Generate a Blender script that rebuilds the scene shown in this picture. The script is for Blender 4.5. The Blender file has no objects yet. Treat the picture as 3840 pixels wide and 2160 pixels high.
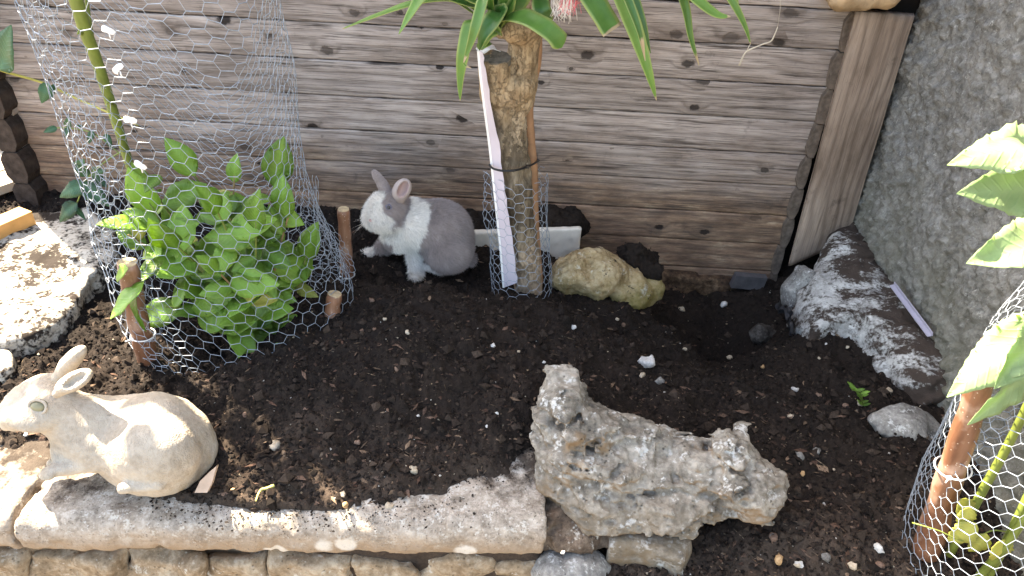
import bpy, math, random
import numpy as np
from mathutils import Vector, Matrix, Quaternion

random.seed(7)
RNG = np.random.default_rng(11)
S = bpy.context.scene
COL = S.collection

# ------------------------------------------------------------------ camera, sky, sun, exposure
TH, RO, F, CAMZ = math.radians(34.4), math.radians(3.7), 2773.0, 1.07
FW = np.array([0, math.cos(TH), -math.sin(TH)])
R0 = np.array([1.0, 0, 0]); U0 = np.cross(R0, FW)
RT = math.cos(RO) * R0 + math.sin(RO) * U0
UP = -math.sin(RO) * R0 + math.cos(RO) * U0
CP = np.array([0, 0, CAMZ])
cd = bpy.data.cameras.new('camera'); cam = bpy.data.objects.new('camera', cd); COL.objects.link(cam)
cam.matrix_world = Matrix(((RT[0], UP[0], -FW[0], 0), (RT[1], UP[1], -FW[1], 0), (RT[2], UP[2], -FW[2], CAMZ), (0, 0, 0, 1)))
cd.sensor_width = 36; cd.lens = F / 3840 * 36; cd.clip_start = 0.02; cd.clip_end = 300
S.camera = cam

SUN_EL, SUN_AZ = math.radians(49), math.radians(-50)      # azimuth from +Y, clockwise: the sun stands behind the wall on the left
w = bpy.data.worlds.new('World'); S.world = w; w.use_nodes = True
wt = w.node_tree; bg = wt.nodes['Background']
sky = wt.nodes.new('ShaderNodeTexSky'); sky.sky_type = 'NISHITA'; sky.sun_disc = False
sky.sun_elevation = SUN_EL; sky.sun_rotation = SUN_AZ; sky.dust_density = 2.0; sky.ozone_density = 0.6
wt.links.new(sky.outputs[0], bg.inputs[0]); bg.inputs[1].default_value = 0.12
sd = bpy.data.lights.new('sun', 'SUN'); sd.energy = 5.0; sd.angle = math.radians(0.5); sd.color = (1.0, 0.93, 0.82)
sun = bpy.data.objects.new('sun', sd); COL.objects.link(sun)
SDIR = Vector((math.sin(SUN_AZ) * math.cos(SUN_EL), math.cos(SUN_AZ) * math.cos(SUN_EL), math.sin(SUN_EL)))
sun.rotation_euler = (-SDIR).to_track_quat('-Z', 'Y').to_euler(); sun.location = SDIR * 6
S.view_settings.view_transform = 'Standard'; S.view_settings.look = 'None'
S.view_settings.gamma = 1; S.view_settings.use_curve_mapping = False
S.view_settings.exposure = 2.92
S.view_settings.use_white_balance = True; S.view_settings.white_balance_temperature = 7700; S.view_settings.white_balance_tint = 8
S.render.engine = 'CYCLES'

# ------------------------------------------------------------------ helpers: pixels of the 3840 x 2160 photograph to points in the place
def ray(px, py): return FW + RT * (px - 1920) / F - UP * (py - 1080) / F
def PZ(px, py, z=0.0): d = ray(px, py); return CP + d * ((z - CAMZ) / d[2])
def PY(px, py, y): d = ray(px, py); return CP + d * (y / d[1])
def PX(px, py, x): d = ray(px, py); return CP + d * (x / d[0])
def PW(p): return F / float((np.asarray(p) - CP) @ FW)           # photograph pixels per metre at a point
def proj(P):
    q = np.asarray(P) - CP; ww = q @ FW
    return 1920 + F * (q @ RT) / ww, 1080 - F * (q @ UP) / ww

# ------------------------------------------------------------------ helpers: noise
def _h(ix, iy, iz, seed):
    h = (ix.astype(np.uint32) * np.uint32(374761393) + iy.astype(np.uint32) * np.uint32(668265263)
         + iz.astype(np.uint32) * np.uint32(2246822519) + np.uint32((seed * 3266489917) & 0xffffffff))
    h = (h ^ (h >> np.uint32(13))) * np.uint32(1274126177)
    h = (h ^ (h >> np.uint32(15))) * np.uint32(2654435761)
    return ((h >> np.uint32(8)) & np.uint32(0xffff)).astype(np.float32) / 32767.5 - 1.0
def vnoise(p, seed=0):
    p = np.asarray(p, dtype=np.float32)
    f = np.floor(p); t = p - f; t = t * t * t * (t * (t * 6 - 15) + 10)
    i = f.astype(np.int64)
    x, y, z = i[..., 0], i[..., 1], i[..., 2]
    tx, ty, tz = t[..., 0], t[..., 1], t[..., 2]
    def L(a, b, k): return a + (b - a) * k
    c = [_h(x + a, y + b, z + d, seed) for d in (0, 1) for b in (0, 1) for a in (0, 1)]
    return L(L(L(c[0], c[1], tx), L(c[2], c[3], tx), ty), L(L(c[4], c[5], tx), L(c[6], c[7], tx), ty), tz)
def fbm(p, f, octv=4, seed=0, gain=0.5):
    p = np.asarray(p, dtype=np.float32); r = 0; a = 1.0
    for o in range(octv):
        r = r + a * vnoise(p * f + 17.3 * o, seed + o); a *= gain; f *= 2.03
    return r
def sst(a, b, x):
    t = np.clip((x - a) / (b - a), 0, 1); return t * t * (3 - 2 * t)

# ------------------------------------------------------------------ helpers: objects
def new_mesh(name, V, Fs, mat=None, smooth=True, colors=None):
    """V (n,3) array; Fs an (m,k) array or a list of such arrays / of tuples"""
    V = np.asarray(V, dtype=np.float32)
    if isinstance(Fs, np.ndarray): Fs = [Fs]
    elif len(Fs) and not isinstance(Fs[0], np.ndarray):
        by = {}
        for f in Fs: by.setdefault(len(f), []).append(f)
        Fs = [np.array(v) for v in by.values()]
    me = bpy.data.meshes.new(name)
    nl = sum(f.size for f in Fs); nf = sum(len(f) for f in Fs)
    me.vertices.add(len(V)); me.vertices.foreach_set('co', V.ravel())
    me.loops.add(nl); me.polygons.add(nf)
    me.loops.foreach_set('vertex_index', np.concatenate([f.ravel() for f in Fs]).astype(np.int32))
    st = []; o = 0
    for f in Fs:
        st.append(np.arange(len(f)) * f.shape[1] + o); o += f.size
    me.polygons.foreach_set('loop_start', np.concatenate(st).astype(np.int32))
    me.update(calc_edges=True)
    me.polygons.foreach_set('use_smooth', np.full(nf, smooth))
    if colors is not None:
        a = me.color_attributes.new('col', 'FLOAT_COLOR', 'POINT')
        c = np.ones((len(V), 4), dtype=np.float32); c[:, :3] = colors
        a.data.foreach_set('color', c.ravel())
    if mat: me.materials.append(mat)
    return me
def link(name, me, parent=None, loc=None):
    o = bpy.data.objects.new(name, me); COL.objects.link(o)
    if parent is not None: o.parent = parent
    if loc is not None: o.location = loc
    return o
def wloc(o):
    l = Vector(o.location)
    while o.parent is not None: o = o.parent; l += Vector(o.location)
    return np.array(l)
def tag(o, label=None, cat=None, group=None, kind=None):
    if label: o['label'] = label
    if cat: o['category'] = cat
    if group: o['group'] = group
    if kind: o['kind'] = kind
    return o
def thing(name, label, cat, loc, group=None):
    o = bpy.data.objects.new(name, None); COL.objects.link(o); o.location = tuple(loc); o.empty_display_size = 0.05
    return tag(o, label, cat, group)
def part(name, V, Fs, mat, parent, smooth=True, colors=None, label=None, kind=None):
    """vertices in place coordinates; stored relative to the parent"""
    V = np.asarray(V, dtype=np.float64); b = wloc(parent)
    c = (V.min(0) + V.max(0)) / 2
    o = link(name, new_mesh(name, V - c, Fs, mat, smooth, colors), parent, tuple(c - b))
    return tag(o, label, None, None, kind)
def solo(name, V, Fs, mat, label=None, cat=None, group=None, kind=None, smooth=True, colors=None):
    V = np.asarray(V, dtype=np.float64)
    c = np.array([(V[:, 0].min() + V[:, 0].max()) / 2, (V[:, 1].min() + V[:, 1].max()) / 2, V[:, 2].min()])
    return tag(link(name, new_mesh(name, V - c, Fs, mat, smooth, colors), None, tuple(c)), label, cat, group, kind)
def join(parts):
    Vs, Fs, o = [], [], 0
    for V, Fq in parts:
        for f in (Fq if isinstance(Fq, list) else [Fq]): Fs.append(np.asarray(f) + o)
        Vs.append(np.asarray(V)); o += len(V)
    by = {}
    for f in Fs: by.setdefault(f.shape[1], []).append(f)
    return np.concatenate(Vs), [np.concatenate(v) for v in by.values()]

# ------------------------------------------------------------------ helpers: shapes
def tube(P, rad, n=8, caps=True, bump=0.0, seed=0):
    P = np.asarray(P, dtype=np.float64); k = len(P); rad = np.broadcast_to(np.asarray(rad, dtype=np.float64), (k,))
    T = np.gradient(P, axis=0); T /= np.linalg.norm(T, axis=1)[:, None] + 1e-12
    a = np.array([0, 0, 1.0]) if abs(T[0][2]) < 0.9 else np.array([1.0, 0, 0])
    V = []
    u = np.cross(T[0], a); u /= np.linalg.norm(u)
    for i in range(k):
        u = u - T[i] * (u @ T[i]); u /= np.linalg.norm(u); v = np.cross(T[i], u)
        an = np.arange(n) / n * 2 * math.pi
        V.append(P[i] + rad[i] * (np.cos(an)[:, None] * u + np.sin(an)[:, None] * v))
    V = np.concatenate(V)
    if bump:
        c = np.repeat(P, n, axis=0); d = V - c
        V = c + d * (1 + bump * fbm(V, 60, 3, seed))[:, None]
    i = np.arange(k - 1)[:, None] * n; j = np.arange(n)[None, :]; j2 = (j + 1) % n
    Q = np.stack([i + j, i + j2, i + n + j2, i + n + j], -1).reshape(-1, 4)
    Fs = [Q]
    if caps:
        Fs.append(np.array([list(range(n))[::-1], [(k - 1) * n + q for q in range(n)]]))
    return V, Fs
def spline(P, k=24):
    P = np.asarray(P, dtype=np.float64); n = len(P)
    if n == 2: return P[0] + (P[1] - P[0]) * np.linspace(0, 1, k)[:, None]
    A = np.concatenate([[2 * P[0] - P[1]], P, [2 * P[-1] - P[-2]]])
    t = np.linspace(0, n - 1, k); i = np.minimum(t.astype(int), n - 2); f = (t - i)[:, None]
    a, b, c, d = A[i], A[i + 1], A[i + 2], A[i + 3]
    return 0.5 * (2 * b + (c - a) * f + (2 * a - 5 * b + 4 * c - d) * f ** 2 + (3 * b - a - 3 * c + d) * f ** 3)
def box(c, s, rot=None):
    V = np.array([[x, y, z] for x in (-1, 1) for y in (-1, 1) for z in (-1, 1)], dtype=float) * np.asarray(s) / 2
    if rot is not None: V = V @ np.asarray(rot).T
    return V + np.asarray(c), np.array([[0, 1, 3, 2], [4, 6, 7, 5], [0, 4, 5, 1], [2, 3, 7, 6], [0, 2, 6, 4], [1, 5, 7, 3]])
def prism(poly, d0, d1, axis):
    """poly (n,2) extruded along axis; axis 1: (x,z) along y; 0: (y,z) along x; 2: (x,y) along z"""
    poly = np.asarray(poly, dtype=float); n = len(poly); V = []
    for d in (d0, d1):
        for a, b in poly: V.append({0: (d, a, b), 1: (a, d, b), 2: (a, b, d)}[axis])
    Q = np.array([[i, (i + 1) % n, n + (i + 1) % n, n + i] for i in range(n)])
    return np.array(V), [Q, np.array([list(range(n))[::-1], [n + i for i in range(n)]])]
def surface_nets(D, org, h):
    nx, ny, nz = D.shape
    s = D < 0
    cs = [(a, b, c) for a in (0, 1) for b in (0, 1) for c in (0, 1)]
    sl = lambda A, c: A[c[0]:nx - 1 + c[0], c[1]:ny - 1 + c[1], c[2]:nz - 1 + c[2]]
    cnt = sum(sl(s, c).astype(np.int8) for c in cs)
    mix = (cnt > 0) & (cnt < 8)
    idx = np.full(mix.shape, -1, dtype=np.int64); idx[mix] = np.arange(mix.sum())
    I = np.argwhere(mix)
    val = {c: D[I[:, 0] + c[0], I[:, 1] + c[1], I[:, 2] + c[2]] for c in cs}
    pos = np.zeros((len(I), 3)); num = np.zeros(len(I))
    for a in cs:
        for ax in range(3):
            if a[ax]: continue
            b = list(a); b[ax] = 1; b = tuple(b)
            fa, fb = val[a], val[b]; cr = (fa < 0) != (fb < 0)
            t = np.where(cr, fa / np.where(cr, fa - fb, 1), 0)
            p = np.tile(np.array(a, dtype=float), (len(I), 1)); p[:, ax] += t
            pos += p * cr[:, None]; num += cr
    V = (I + pos / num[:, None]) * h + org
    Q = []
    for ax in range(3):
        o1, o2 = [(1, 2), (2, 0), (0, 1)][ax]
        lo = [slice(1, n - 1) for n in D.shape]; hi = list(lo)
        lo[ax] = slice(0, D.shape[ax] - 1); hi[ax] = slice(1, D.shape[ax])
        sa, sb = s[tuple(lo)], s[tuple(hi)]
        E = np.argwhere(sa != sb); fl = sa[tuple(E.T)]
        E = E + 1; E[:, ax] -= 1
        def cell(d1, d2):
            q = E.copy(); q[:, o1] -= d1; q[:, o2] -= d2; return idx[tuple(q.T)]
        q = np.stack([cell(1, 1), cell(0, 1), cell(0, 0), cell(1, 0)], 1)
        q[~fl] = q[~fl][:, ::-1]
        Q.append(q)
    return V, np.concatenate(Q)
def smin(a, b, k):
    h = np.clip(0.5 + 0.5 * (b - a) / k, 0, 1); return b + (a - b) * h - k * h * (1 - h)
def sdf_ell(P, c, r, M=None):
    q = P - np.asarray(c, dtype=np.float32)
    if M is not None: q = q @ np.asarray(M, dtype=np.float32)
    r = np.asarray(r, dtype=np.float32)
    k0 = np.linalg.norm(q / r, axis=-1); k1 = np.linalg.norm(q / (r * r), axis=-1) + 1e-9
    return k0 * (k0 - 1) / k1
def sdf_cap(P, a, b, ra, rb):
    a = np.asarray(a, dtype=np.float32); b = np.asarray(b, dtype=np.float32)
    ba = b - a; t = np.clip(((P - a) @ ba) / (ba @ ba), 0, 1)
    return np.linalg.norm(P - a - t[..., None] * ba, axis=-1) - (ra + (rb - ra) * t)
def sdf_box(P, c, s, r):
    q = np.abs(P - np.asarray(c, dtype=np.float32)) - (np.asarray(s, dtype=np.float32) / 2 - r)
    return np.linalg.norm(np.maximum(q, 0), axis=-1) + np.minimum(q.max(-1), 0) - r
def sdf_poly2(X, Y, poly):
    d = np.full(X.shape, 1e9); sg = np.ones(X.shape); n = len(poly)
    for i in range(n):
        (x0, y0), (x1, y1) = poly[i], poly[i - 1]
        ex, ey = x1 - x0, y1 - y0; wx, wy = X - x0, Y - y0
        t = np.clip((wx * ex + wy * ey) / (ex * ex + ey * ey), 0, 1)
        d = np.minimum(d, (wx - ex * t) ** 2 + (wy - ey * t) ** 2)
        c1, c2, c3 = Y >= y0, Y < y1, ex * wy > ey * wx
        sg = np.where((c1 & c2 & c3) | (~c1 & ~c2 & ~c3), -sg, sg)
    return sg * np.sqrt(d)
def sdf_prism(P, poly, z0, z1, r):
    d2 = sdf_poly2(P[..., 0], P[..., 1], poly) + r
    dz = np.abs(P[..., 2] - (z0 + z1) / 2) - ((z1 - z0) / 2 - r)
    return np.sqrt(np.maximum(d2, 0) ** 2 + np.maximum(dz, 0) ** 2) + np.minimum(np.maximum(d2, dz), 0) - r
def sdf_mesh(fn, lo, hi, h):
    lo = np.asarray(lo, dtype=float); hi = np.asarray(hi, dtype=float)
    n = np.ceil((hi - lo) / h).astype(int) + 1
    g = np.stack(np.meshgrid(*[lo[i] + np.arange(n[i]) * h for i in range(3)], indexing='ij'), -1).astype(np.float32)
    D = fn(g).astype(np.float64)
    D[0] = D[-1] = 1; D[:, 0] = D[:, -1] = 1; D[:, :, 0] = D[:, :, -1] = 1
    return surface_nets(D, lo, h)
def view_rz(h, ry, c):
    """upright radius whose outline, seen from the camera's slant, is h high"""
    el = math.atan2(CAMZ - c[2], c[1]); s_, c_ = math.sin(el), math.cos(el)
    return max(h * h - (ry * s_) ** 2, (0.45 * h) ** 2) ** 0.5 / c_
def rotm(axis, ang): return np.array(Matrix.Rotation(ang, 3, axis))
def frame(t, nrm):
    t = np.asarray(t, dtype=float); t /= np.linalg.norm(t); nrm = np.asarray(nrm, dtype=float)
    n = nrm - t * (nrm @ t); n /= np.linalg.norm(n) + 1e-9
    return t, np.cross(n, t), n
def ribbon(P, W, nrm, fold=0.15, m=4, wave=0.0, seed=0, thick=0.0012):
    """a leaf blade: centre line P, half widths W, with a V fold and a real thickness"""
    P = np.asarray(P, dtype=float); k = len(P); T = np.gradient(P, axis=0)
    rows = []; nn = np.asarray(nrm, dtype=float)
    if nn.ndim == 1: nn = np.tile(nn, (k, 1))
    ts = np.linspace(-1, 1, m + 1)
    nz = []
    for i in range(k):
        t, s, n = frame(T[i], nn[i])
        wv = wave * math.sin(i * 1.1 + seed)
        rows.append([P[i] + s * W[i] * a + n * (abs(a) ** 1.3 * W[i] * fold + wv * W[i] * a * abs(a)) for a in ts]); nz.append(n)
    V = np.array(rows).reshape(-1, 3); N = np.repeat(np.array(nz), m + 1, axis=0)
    c = m + 1
    i = np.arange(k - 1)[:, None] * c; j = np.arange(m)[None, :]
    Q = np.stack([i + j, i + j + 1, i + c + j + 1, i + c + j], -1).reshape(-1, 4)
    if thick:
        n0 = len(V); V = np.concatenate([V, V - N * thick])
        Q = np.concatenate([Q, Q[:, ::-1] + n0])
        edge = [q * c for q in range(k)]; edge2 = [q * c + m for q in range(k)]
        E = [[edge[q + 1], edge[q], edge[q] + n0, edge[q + 1] + n0][::-1] for q in range(k - 1)]
        E += [[edge2[q], edge2[q + 1], edge2[q + 1] + n0, edge2[q] + n0][::-1] for q in range(k - 1)]
        Q = np.concatenate([Q, np.array(E)])
    return V, Q

# ------------------------------------------------------------------ helpers: materials
class G:
    def __init__(s, name, rough=0.8, spec=0.3):
        s.m = bpy.data.materials.new(name); s.m.use_nodes = True; s.nt = s.m.node_tree
        s.p = s.nt.nodes['Principled BSDF']; s.out = s.nt.nodes['Material Output']
        s.p.inputs['Roughness'].default_value = rough; s.p.inputs['Specular IOR Level'].default_value = spec
        tc = s.nt.nodes.new('ShaderNodeTexCoord'); s.obj = tc.outputs['Object']; s.gen = tc.outputs['Generated']
    def n(s, typ, ins=None, **at):
        nd = s.nt.nodes.new(typ)
        for k, v in at.items(): setattr(nd, k, v)
        for k, v in (ins or {}).items():
            if isinstance(v, bpy.types.NodeSocket): s.nt.links.new(v, nd.inputs[k])
            elif v is not None: nd.inputs[k].default_value = v
        return nd
    def pos(s): return s.n('ShaderNodeNewGeometry').outputs['Position']
    def rnd(s): return s.n('ShaderNodeObjectInfo').outputs['Random']
    def math(s, op, a, b=None, c=None, clamp=False):
        i = {0: a}
        if b is not None: i[1] = b
        if c is not None: i[2] = c
        return s.n('ShaderNodeMath', i, operation=op, use_clamp=clamp).outputs[0]
    def map(s, v, sc=(1, 1, 1), loc=(0, 0, 0), rot=(0, 0, 0)):
        return s.n('ShaderNodeMapping', {'Vector': v, 'Scale': sc, 'Location': loc, 'Rotation': rot}).outputs[0]
    def add(s, a, b): return s.n('ShaderNodeVectorMath', {0: a, 1: b}, operation='ADD').outputs[0]
    def noise(s, v, sc, det=4, ro=0.55, dist=0.0):
        return s.n('ShaderNodeTexNoise', {'Vector': v, 'Scale': sc, 'Detail': det, 'Roughness': ro, 'Distortion': dist}).outputs['Fac']
    def vor(s, v, sc, feat='F1', ran=1.0):
        return s.n('ShaderNodeTexVoronoi', {'Vector': v, 'Scale': sc, 'Randomness': ran}, feature=feat)
    def ramp(s, f, st, interp='LINEAR'):
        nd = s.n('ShaderNodeValToRGB', {0: f}); r = nd.color_ramp; r.interpolation = interp
        while len(r.elements) < len(st): r.elements.new(0.5)
        for e, (p, c) in zip(r.elements, st):
            e.position = p; e.color = (c, c, c, 1) if not isinstance(c, tuple) else (*c, 1)
        return nd.outputs[0]
    def mix(s, f, a, b, bl='MIX'):
        nd = s.n('ShaderNodeMix', data_type='RGBA', blend_type=bl)
        for k, v in ((0, f), (6, a), (7, b)):
            if isinstance(v, bpy.types.NodeSocket): s.nt.links.new(v, nd.inputs[k])
            elif k == 0: nd.inputs[0].default_value = v
            else: nd.inputs[k].default_value = (*v, 1)
        return nd.outputs[2]
    def sep(s, v): return s.n('ShaderNodeSeparateXYZ', {0: v}).outputs
    def comb(s, x, y, z): return s.n('ShaderNodeCombineXYZ', {0: x, 1: y, 2: z}).outputs[0]
    def col(s, c):
        if isinstance(c, tuple): s.p.inputs['Base Color'].default_value = (*c, 1)
        else: s.nt.links.new(c, s.p.inputs['Base Color'])
        return s
    def bump(s, h, st=0.5, dist=0.003, prev=None):
        nd = s.n('ShaderNodeBump', {'Height': h, 'Strength': st, 'Distance': dist})
        if prev is not None: s.nt.links.new(prev, nd.inputs['Normal'])
        s.nt.links.new(nd.outputs[0], s.p.inputs['Normal']); return nd.outputs[0]
    def rough(s, r): s.nt.links.new(r, s.p.inputs['Roughness'])
    def translucent(s, c, f):
        t = s.n('ShaderNodeBsdfTranslucent', {'Color': c if not isinstance(c, tuple) else (*c, 1)})
        mx = s.n('ShaderNodeMixShader', {0: f, 1: s.p.outputs[0], 2: t.outputs[0]})
        s.nt.links.new(mx.outputs[0], s.out.inputs[0])

def m_simple(name, c, rough=0.6, spec=0.3, var=0.15, sc=40, bump=0.2, bd=0.001, metal=0.0):
    g = G(name, rough, spec); f = g.noise(g.obj, sc, 5)
    a = tuple(x * (1 - var) for x in c); b = tuple(min(1, x * (1 + var)) for x in c)
    g.col(g.ramp(f, [(0.3, a), (0.7, b)])); g.bump(g.noise(g.obj, sc * 3, 5), bump, bd)
    g.p.inputs['Metallic'].default_value = metal
    return g.m

def m_plank(name, warm=True, vertical=False, tone=1.0, knots=1.0, hue=(1, 1, 1), grain=1.0):
    g = G(name, 0.85, 0.2)
    r = g.rnd(); off = g.comb(g.math('MULTIPLY', r, 37.0), g.math('MULTIPLY', r, 11.0), g.math('MULTIPLY', r, 5.3))
    v = g.add(g.obj, off)
    if vertical: v = g.map(v, rot=(0, math.radians(90), 0))
    X, Y, Z = g.sep(v)
    # knots: a sparse cell pattern, longer along the grain
    kv = g.comb(g.math('MULTIPLY', X, 7.5), g.math('MULTIPLY', Z, 12.0), 0.0)
    vo = g.n('ShaderNodeTexVoronoi', {'Vector': kv, 'Scale': 1.0}, voronoi_dimensions='2D'); kd = g.math('ADD', vo.outputs['Distance'], g.math('MULTIPLY', g.math('SUBTRACT', g.noise(v, 45, 4, 0.7), 0.5), 0.22))
    kr = g.sep(vo.outputs['Color'])
    krad = g.math('MULTIPLY', g.math('POWER', g.math('SUBTRACT', kr[0], 0.52, clamp=True), 1.35), 0.46 * knots)
    kn = g.n('ShaderNodeMapRange', {0: kd, 1: g.math('MULTIPLY', krad, 1.1), 2: g.math('MULTIPLY', krad, 0.65), 3: 0.0, 4: 1.0}, interpolation_type='SMOOTHSTEP').outputs[0]
    kn = g.math('MULTIPLY', kn, g.math('GREATER_THAN', krad, 0.025))
    halo = g.n('ShaderNodeMapRange', {0: kd, 1: g.math('MULTIPLY', krad, 3.2), 2: g.math('MULTIPLY', krad, 0.9), 3: 0.0, 4: 1.0}, interpolation_type='SMOOTHSTEP').outputs[0]
    # growth rings cut along: bands that bend round the knots
    low = g.noise(g.comb(g.math('MULTIPLY', X, 2.2), r, g.math('MULTIPLY', Z, 9.0)), 1.0, 2)
    ph = g.math('ADD', g.math('MULTIPLY', Z, 62.0), g.math('ADD', g.math('MULTIPLY', low, 5.5), g.math('MULTIPLY', halo, 1.3)))
    rings = g.math('SINE', g.math('MULTIPLY', ph, 3.4))
    rings = g.math('MULTIPLY_ADD', rings, 0.5, 0.5)
    rings = g.math('POWER', rings, 3.0)
    fine = g.noise(g.comb(g.math('MULTIPLY', X, 9.0), r, g.math('MULTIPLY', Z, 420.0)), 1.0, 5, 0.65)
    streak = g.noise(g.comb(g.math('MULTIPLY', X, 5.0), r, g.math('MULTIPLY', Z, 95.0)), 1.0, 4, 0.6)
    blot = g.noise(g.comb(g.math('MULTIPLY', X, 4.0), r, g.math('MULTIPLY', Z, 11.0)), 1.0, 5, 0.65)
    wp = g.pos(); WX, WY, WZ = g.sep(wp)
    t = tone
    base = g.ramp(blot, [(0.30, (0.205 * t, 0.168 * t, 0.148 * t)), (0.47, (0.345 * t, 0.295 * t, 0.272 * t)), (0.66, (0.46 * t, 0.405 * t, 0.38 * t))])
    if warm:   # damp, brown and peeling boards low on the wall, silver-grey above
        wv = g.n('ShaderNodeMapRange', {0: g.math('ADD', WZ, g.math('MULTIPLY', g.math('SUBTRACT', blot, 0.5), 0.22)), 1: 0.30, 2: 0.06, 3: 0.0, 4: 1.0}).outputs[0]
        peel = g.noise(g.comb(g.math('MULTIPLY', X, 9.0), r, g.math('MULTIPLY', Z, 30.0)), 1.0, 6, 0.7)
        wcol = g.ramp(peel, [(0.34, (0.115, 0.070, 0.046)), (0.50, (0.24, 0.150, 0.100)), (0.60, (0.33, 0.22, 0.145)), (0.66, (0.45, 0.33, 0.23))])
        base = g.mix(g.math('MULTIPLY', wv, 0.95), base, wcol)
        gr = g.math('MULTIPLY', g.n('ShaderNodeMapRange', {0: WZ, 1: 0.05, 2: -0.1, 3: 0.0, 4: 1.0}).outputs[0], g.ramp(g.noise(wp, 5, 4), [(0.45, 0.0), (0.7, 0.6)]))
        base = g.mix(gr, base, (0.13, 0.13, 0.075))
    base = g.mix(g.math('MULTIPLY', rings, 0.40), base, (0.085 * t, 0.064 * t, 0.055 * t))
    base = g.mix(g.ramp(fine, [(0.34, 0.85 * grain), (0.50, 0.0)]), base, (0.06 * t, 0.048 * t, 0.042 * t))
    base = g.mix(g.ramp(streak, [(0.30, 0.9 * grain), (0.42, 0.0)]), base, (0.045, 0.036, 0.032))
    base = g.mix(g.ramp(g.noise(v, 14, 6, 0.7), [(0.60, 0.0), (0.75, 0.65)]), base, (0.05, 0.043, 0.04))
    base = g.mix(g.math('MULTIPLY', halo, 0.35), base, (0.10, 0.075, 0.06))
    base = g.mix(g.math('MULTIPLY', kn, g.math('MULTIPLY_ADD', kr[2], 0.5, 0.45)), base, (0.018, 0.014, 0.013))
    base = g.mix(1.0, base, hue, 'MULTIPLY')
    tint = g.ramp(r, [(0.0, (0.82, 0.80, 0.79)), (0.5, (1.0, 0.98, 0.97)), (1.0, (1.12, 1.07, 1.04))])
    base = g.mix(1.0, base, tint, 'MULTIPLY')
    g.col(base)
    hgt = g.math('SUBTRACT', g.math('ADD', g.math('MULTIPLY', fine, 0.6), g.math('MULTIPLY', streak, 0.5)), g.math('ADD', g.math('MULTIPLY', rings, 0.35), g.math('MULTIPLY', kn, 0.8)))
    g.bump(hgt, 0.8, 0.0025)
    return g.m

def m_soil(name, k=1.0):
    g = G(name, 0.95, 0.15); v = g.pos()
    a = g.noise(v, 160, 6, 0.7); b = g.noise(v, 9, 4)
    c = g.ramp(a, [(0.3, (0.012 * k, 0.009 * k, 0.0078 * k)), (0.55, (0.028 * k, 0.0205 * k, 0.017 * k)), (0.75, (0.056 * k, 0.040 * k, 0.031 * k))])
    c = g.mix(g.ramp(b, [(0.42, 0.0), (0.7, 0.5)]), c, (0.045 * k, 0.031 * k, 0.024 * k))
    X, Y, Z = g.sep(v)       # the bank and the bed in front are drier and browner
    dry = g.n('ShaderNodeMapRange', {0: g.math('ADD', Y, g.math('MULTIPLY', g.math('SUBTRACT', b, 0.5), 0.5)), 1: 1.05, 2: 0.84, 3: 0.0, 4: 0.7}).outputs[0]
    c = g.mix(g.math('MULTIPLY', dry, g.ramp(a, [(0.3, 0.35), (0.6, 1.0)])), c, (0.15 * k, 0.108 * k, 0.083 * k))
    g.col(c); g.bump(g.noise(v, 420, 5, 0.7), 0.8, 0.003)
    return g.m

def m_crumb(name, cols):
    g = G(name, 0.95, 0.15)
    a = g.n('ShaderNodeVertexColor', layer_name='col').outputs[0]
    f = g.noise(g.pos(), 300, 3)
    g.col(g.mix(1.0, a, g.ramp(f, [(0.3, 0.45), (0.7, 1.0)]), 'MULTIPLY'))
    return g.m

def m_rock(name, lo, mid, hi, lichen=0.0, lich_col=(0.6, 0.6, 0.58), sc=1.0, bump=0.9, extra=None):
    g = G(name, 0.92, 0.2); v = g.pos()
    a = g.noise(v, 14 * sc, 8, 0.68, 0.3); b = g.noise(v, 75 * sc, 6, 0.7); pit = g.vor(v, 95 * sc)
    f = g.math('ADD', g.math('MULTIPLY', a, 0.6), g.math('MULTIPLY', b, 0.4))
    c = g.ramp(f, [(0.37, lo), (0.49, mid), (0.61, hi)])
    pd = g.ramp(pit.outputs['Distance'], [(0.10, 1.0), (0.30, 0.0)])
    pd = g.math('MULTIPLY', pd, g.ramp(g.noise(v, 30 * sc, 3), [(0.48, 0.0), (0.6, 0.7)]))
    c = g.mix(pd, c, tuple(x * 0.35 for x in lo))
    if lichen:
        l = g.math('ADD', g.math('MULTIPLY', g.noise(v, 26 * sc, 5, 0.6), 0.7), g.math('MULTIPLY', g.noise(v, 150 * sc, 3), 0.3))
        c = g.mix(g.ramp(l, [(0.60 - 0.14 * lichen, 0.0), (0.66 - 0.12 * lichen, 0.9)]), c, lich_col)
        sp = g.vor(v, 60 * sc)
        k = g.math('MULTIPLY', g.ramp(sp.outputs['Distance'], [(0.16, 1.0), (0.26, 0.0)]), g.math('GREATER_THAN', g.sep(sp.outputs['Color'])[0], 0.72))
        c = g.mix(g.math('MULTIPLY', k, min(1.0, lichen * 1.5)), c, lich_col)
    if extra: c = extra(g, v, c)
    g.col(c)
    h = g.math('ADD', g.math('MULTIPLY', b, 0.7), g.math('ADD', g.math('MULTIPLY', g.noise(v, 260 * sc, 4), 0.3), g.math('MULTIPLY', pd, -0.5)))
    g.bump(h, bump, 0.004)
    return g.m

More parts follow.
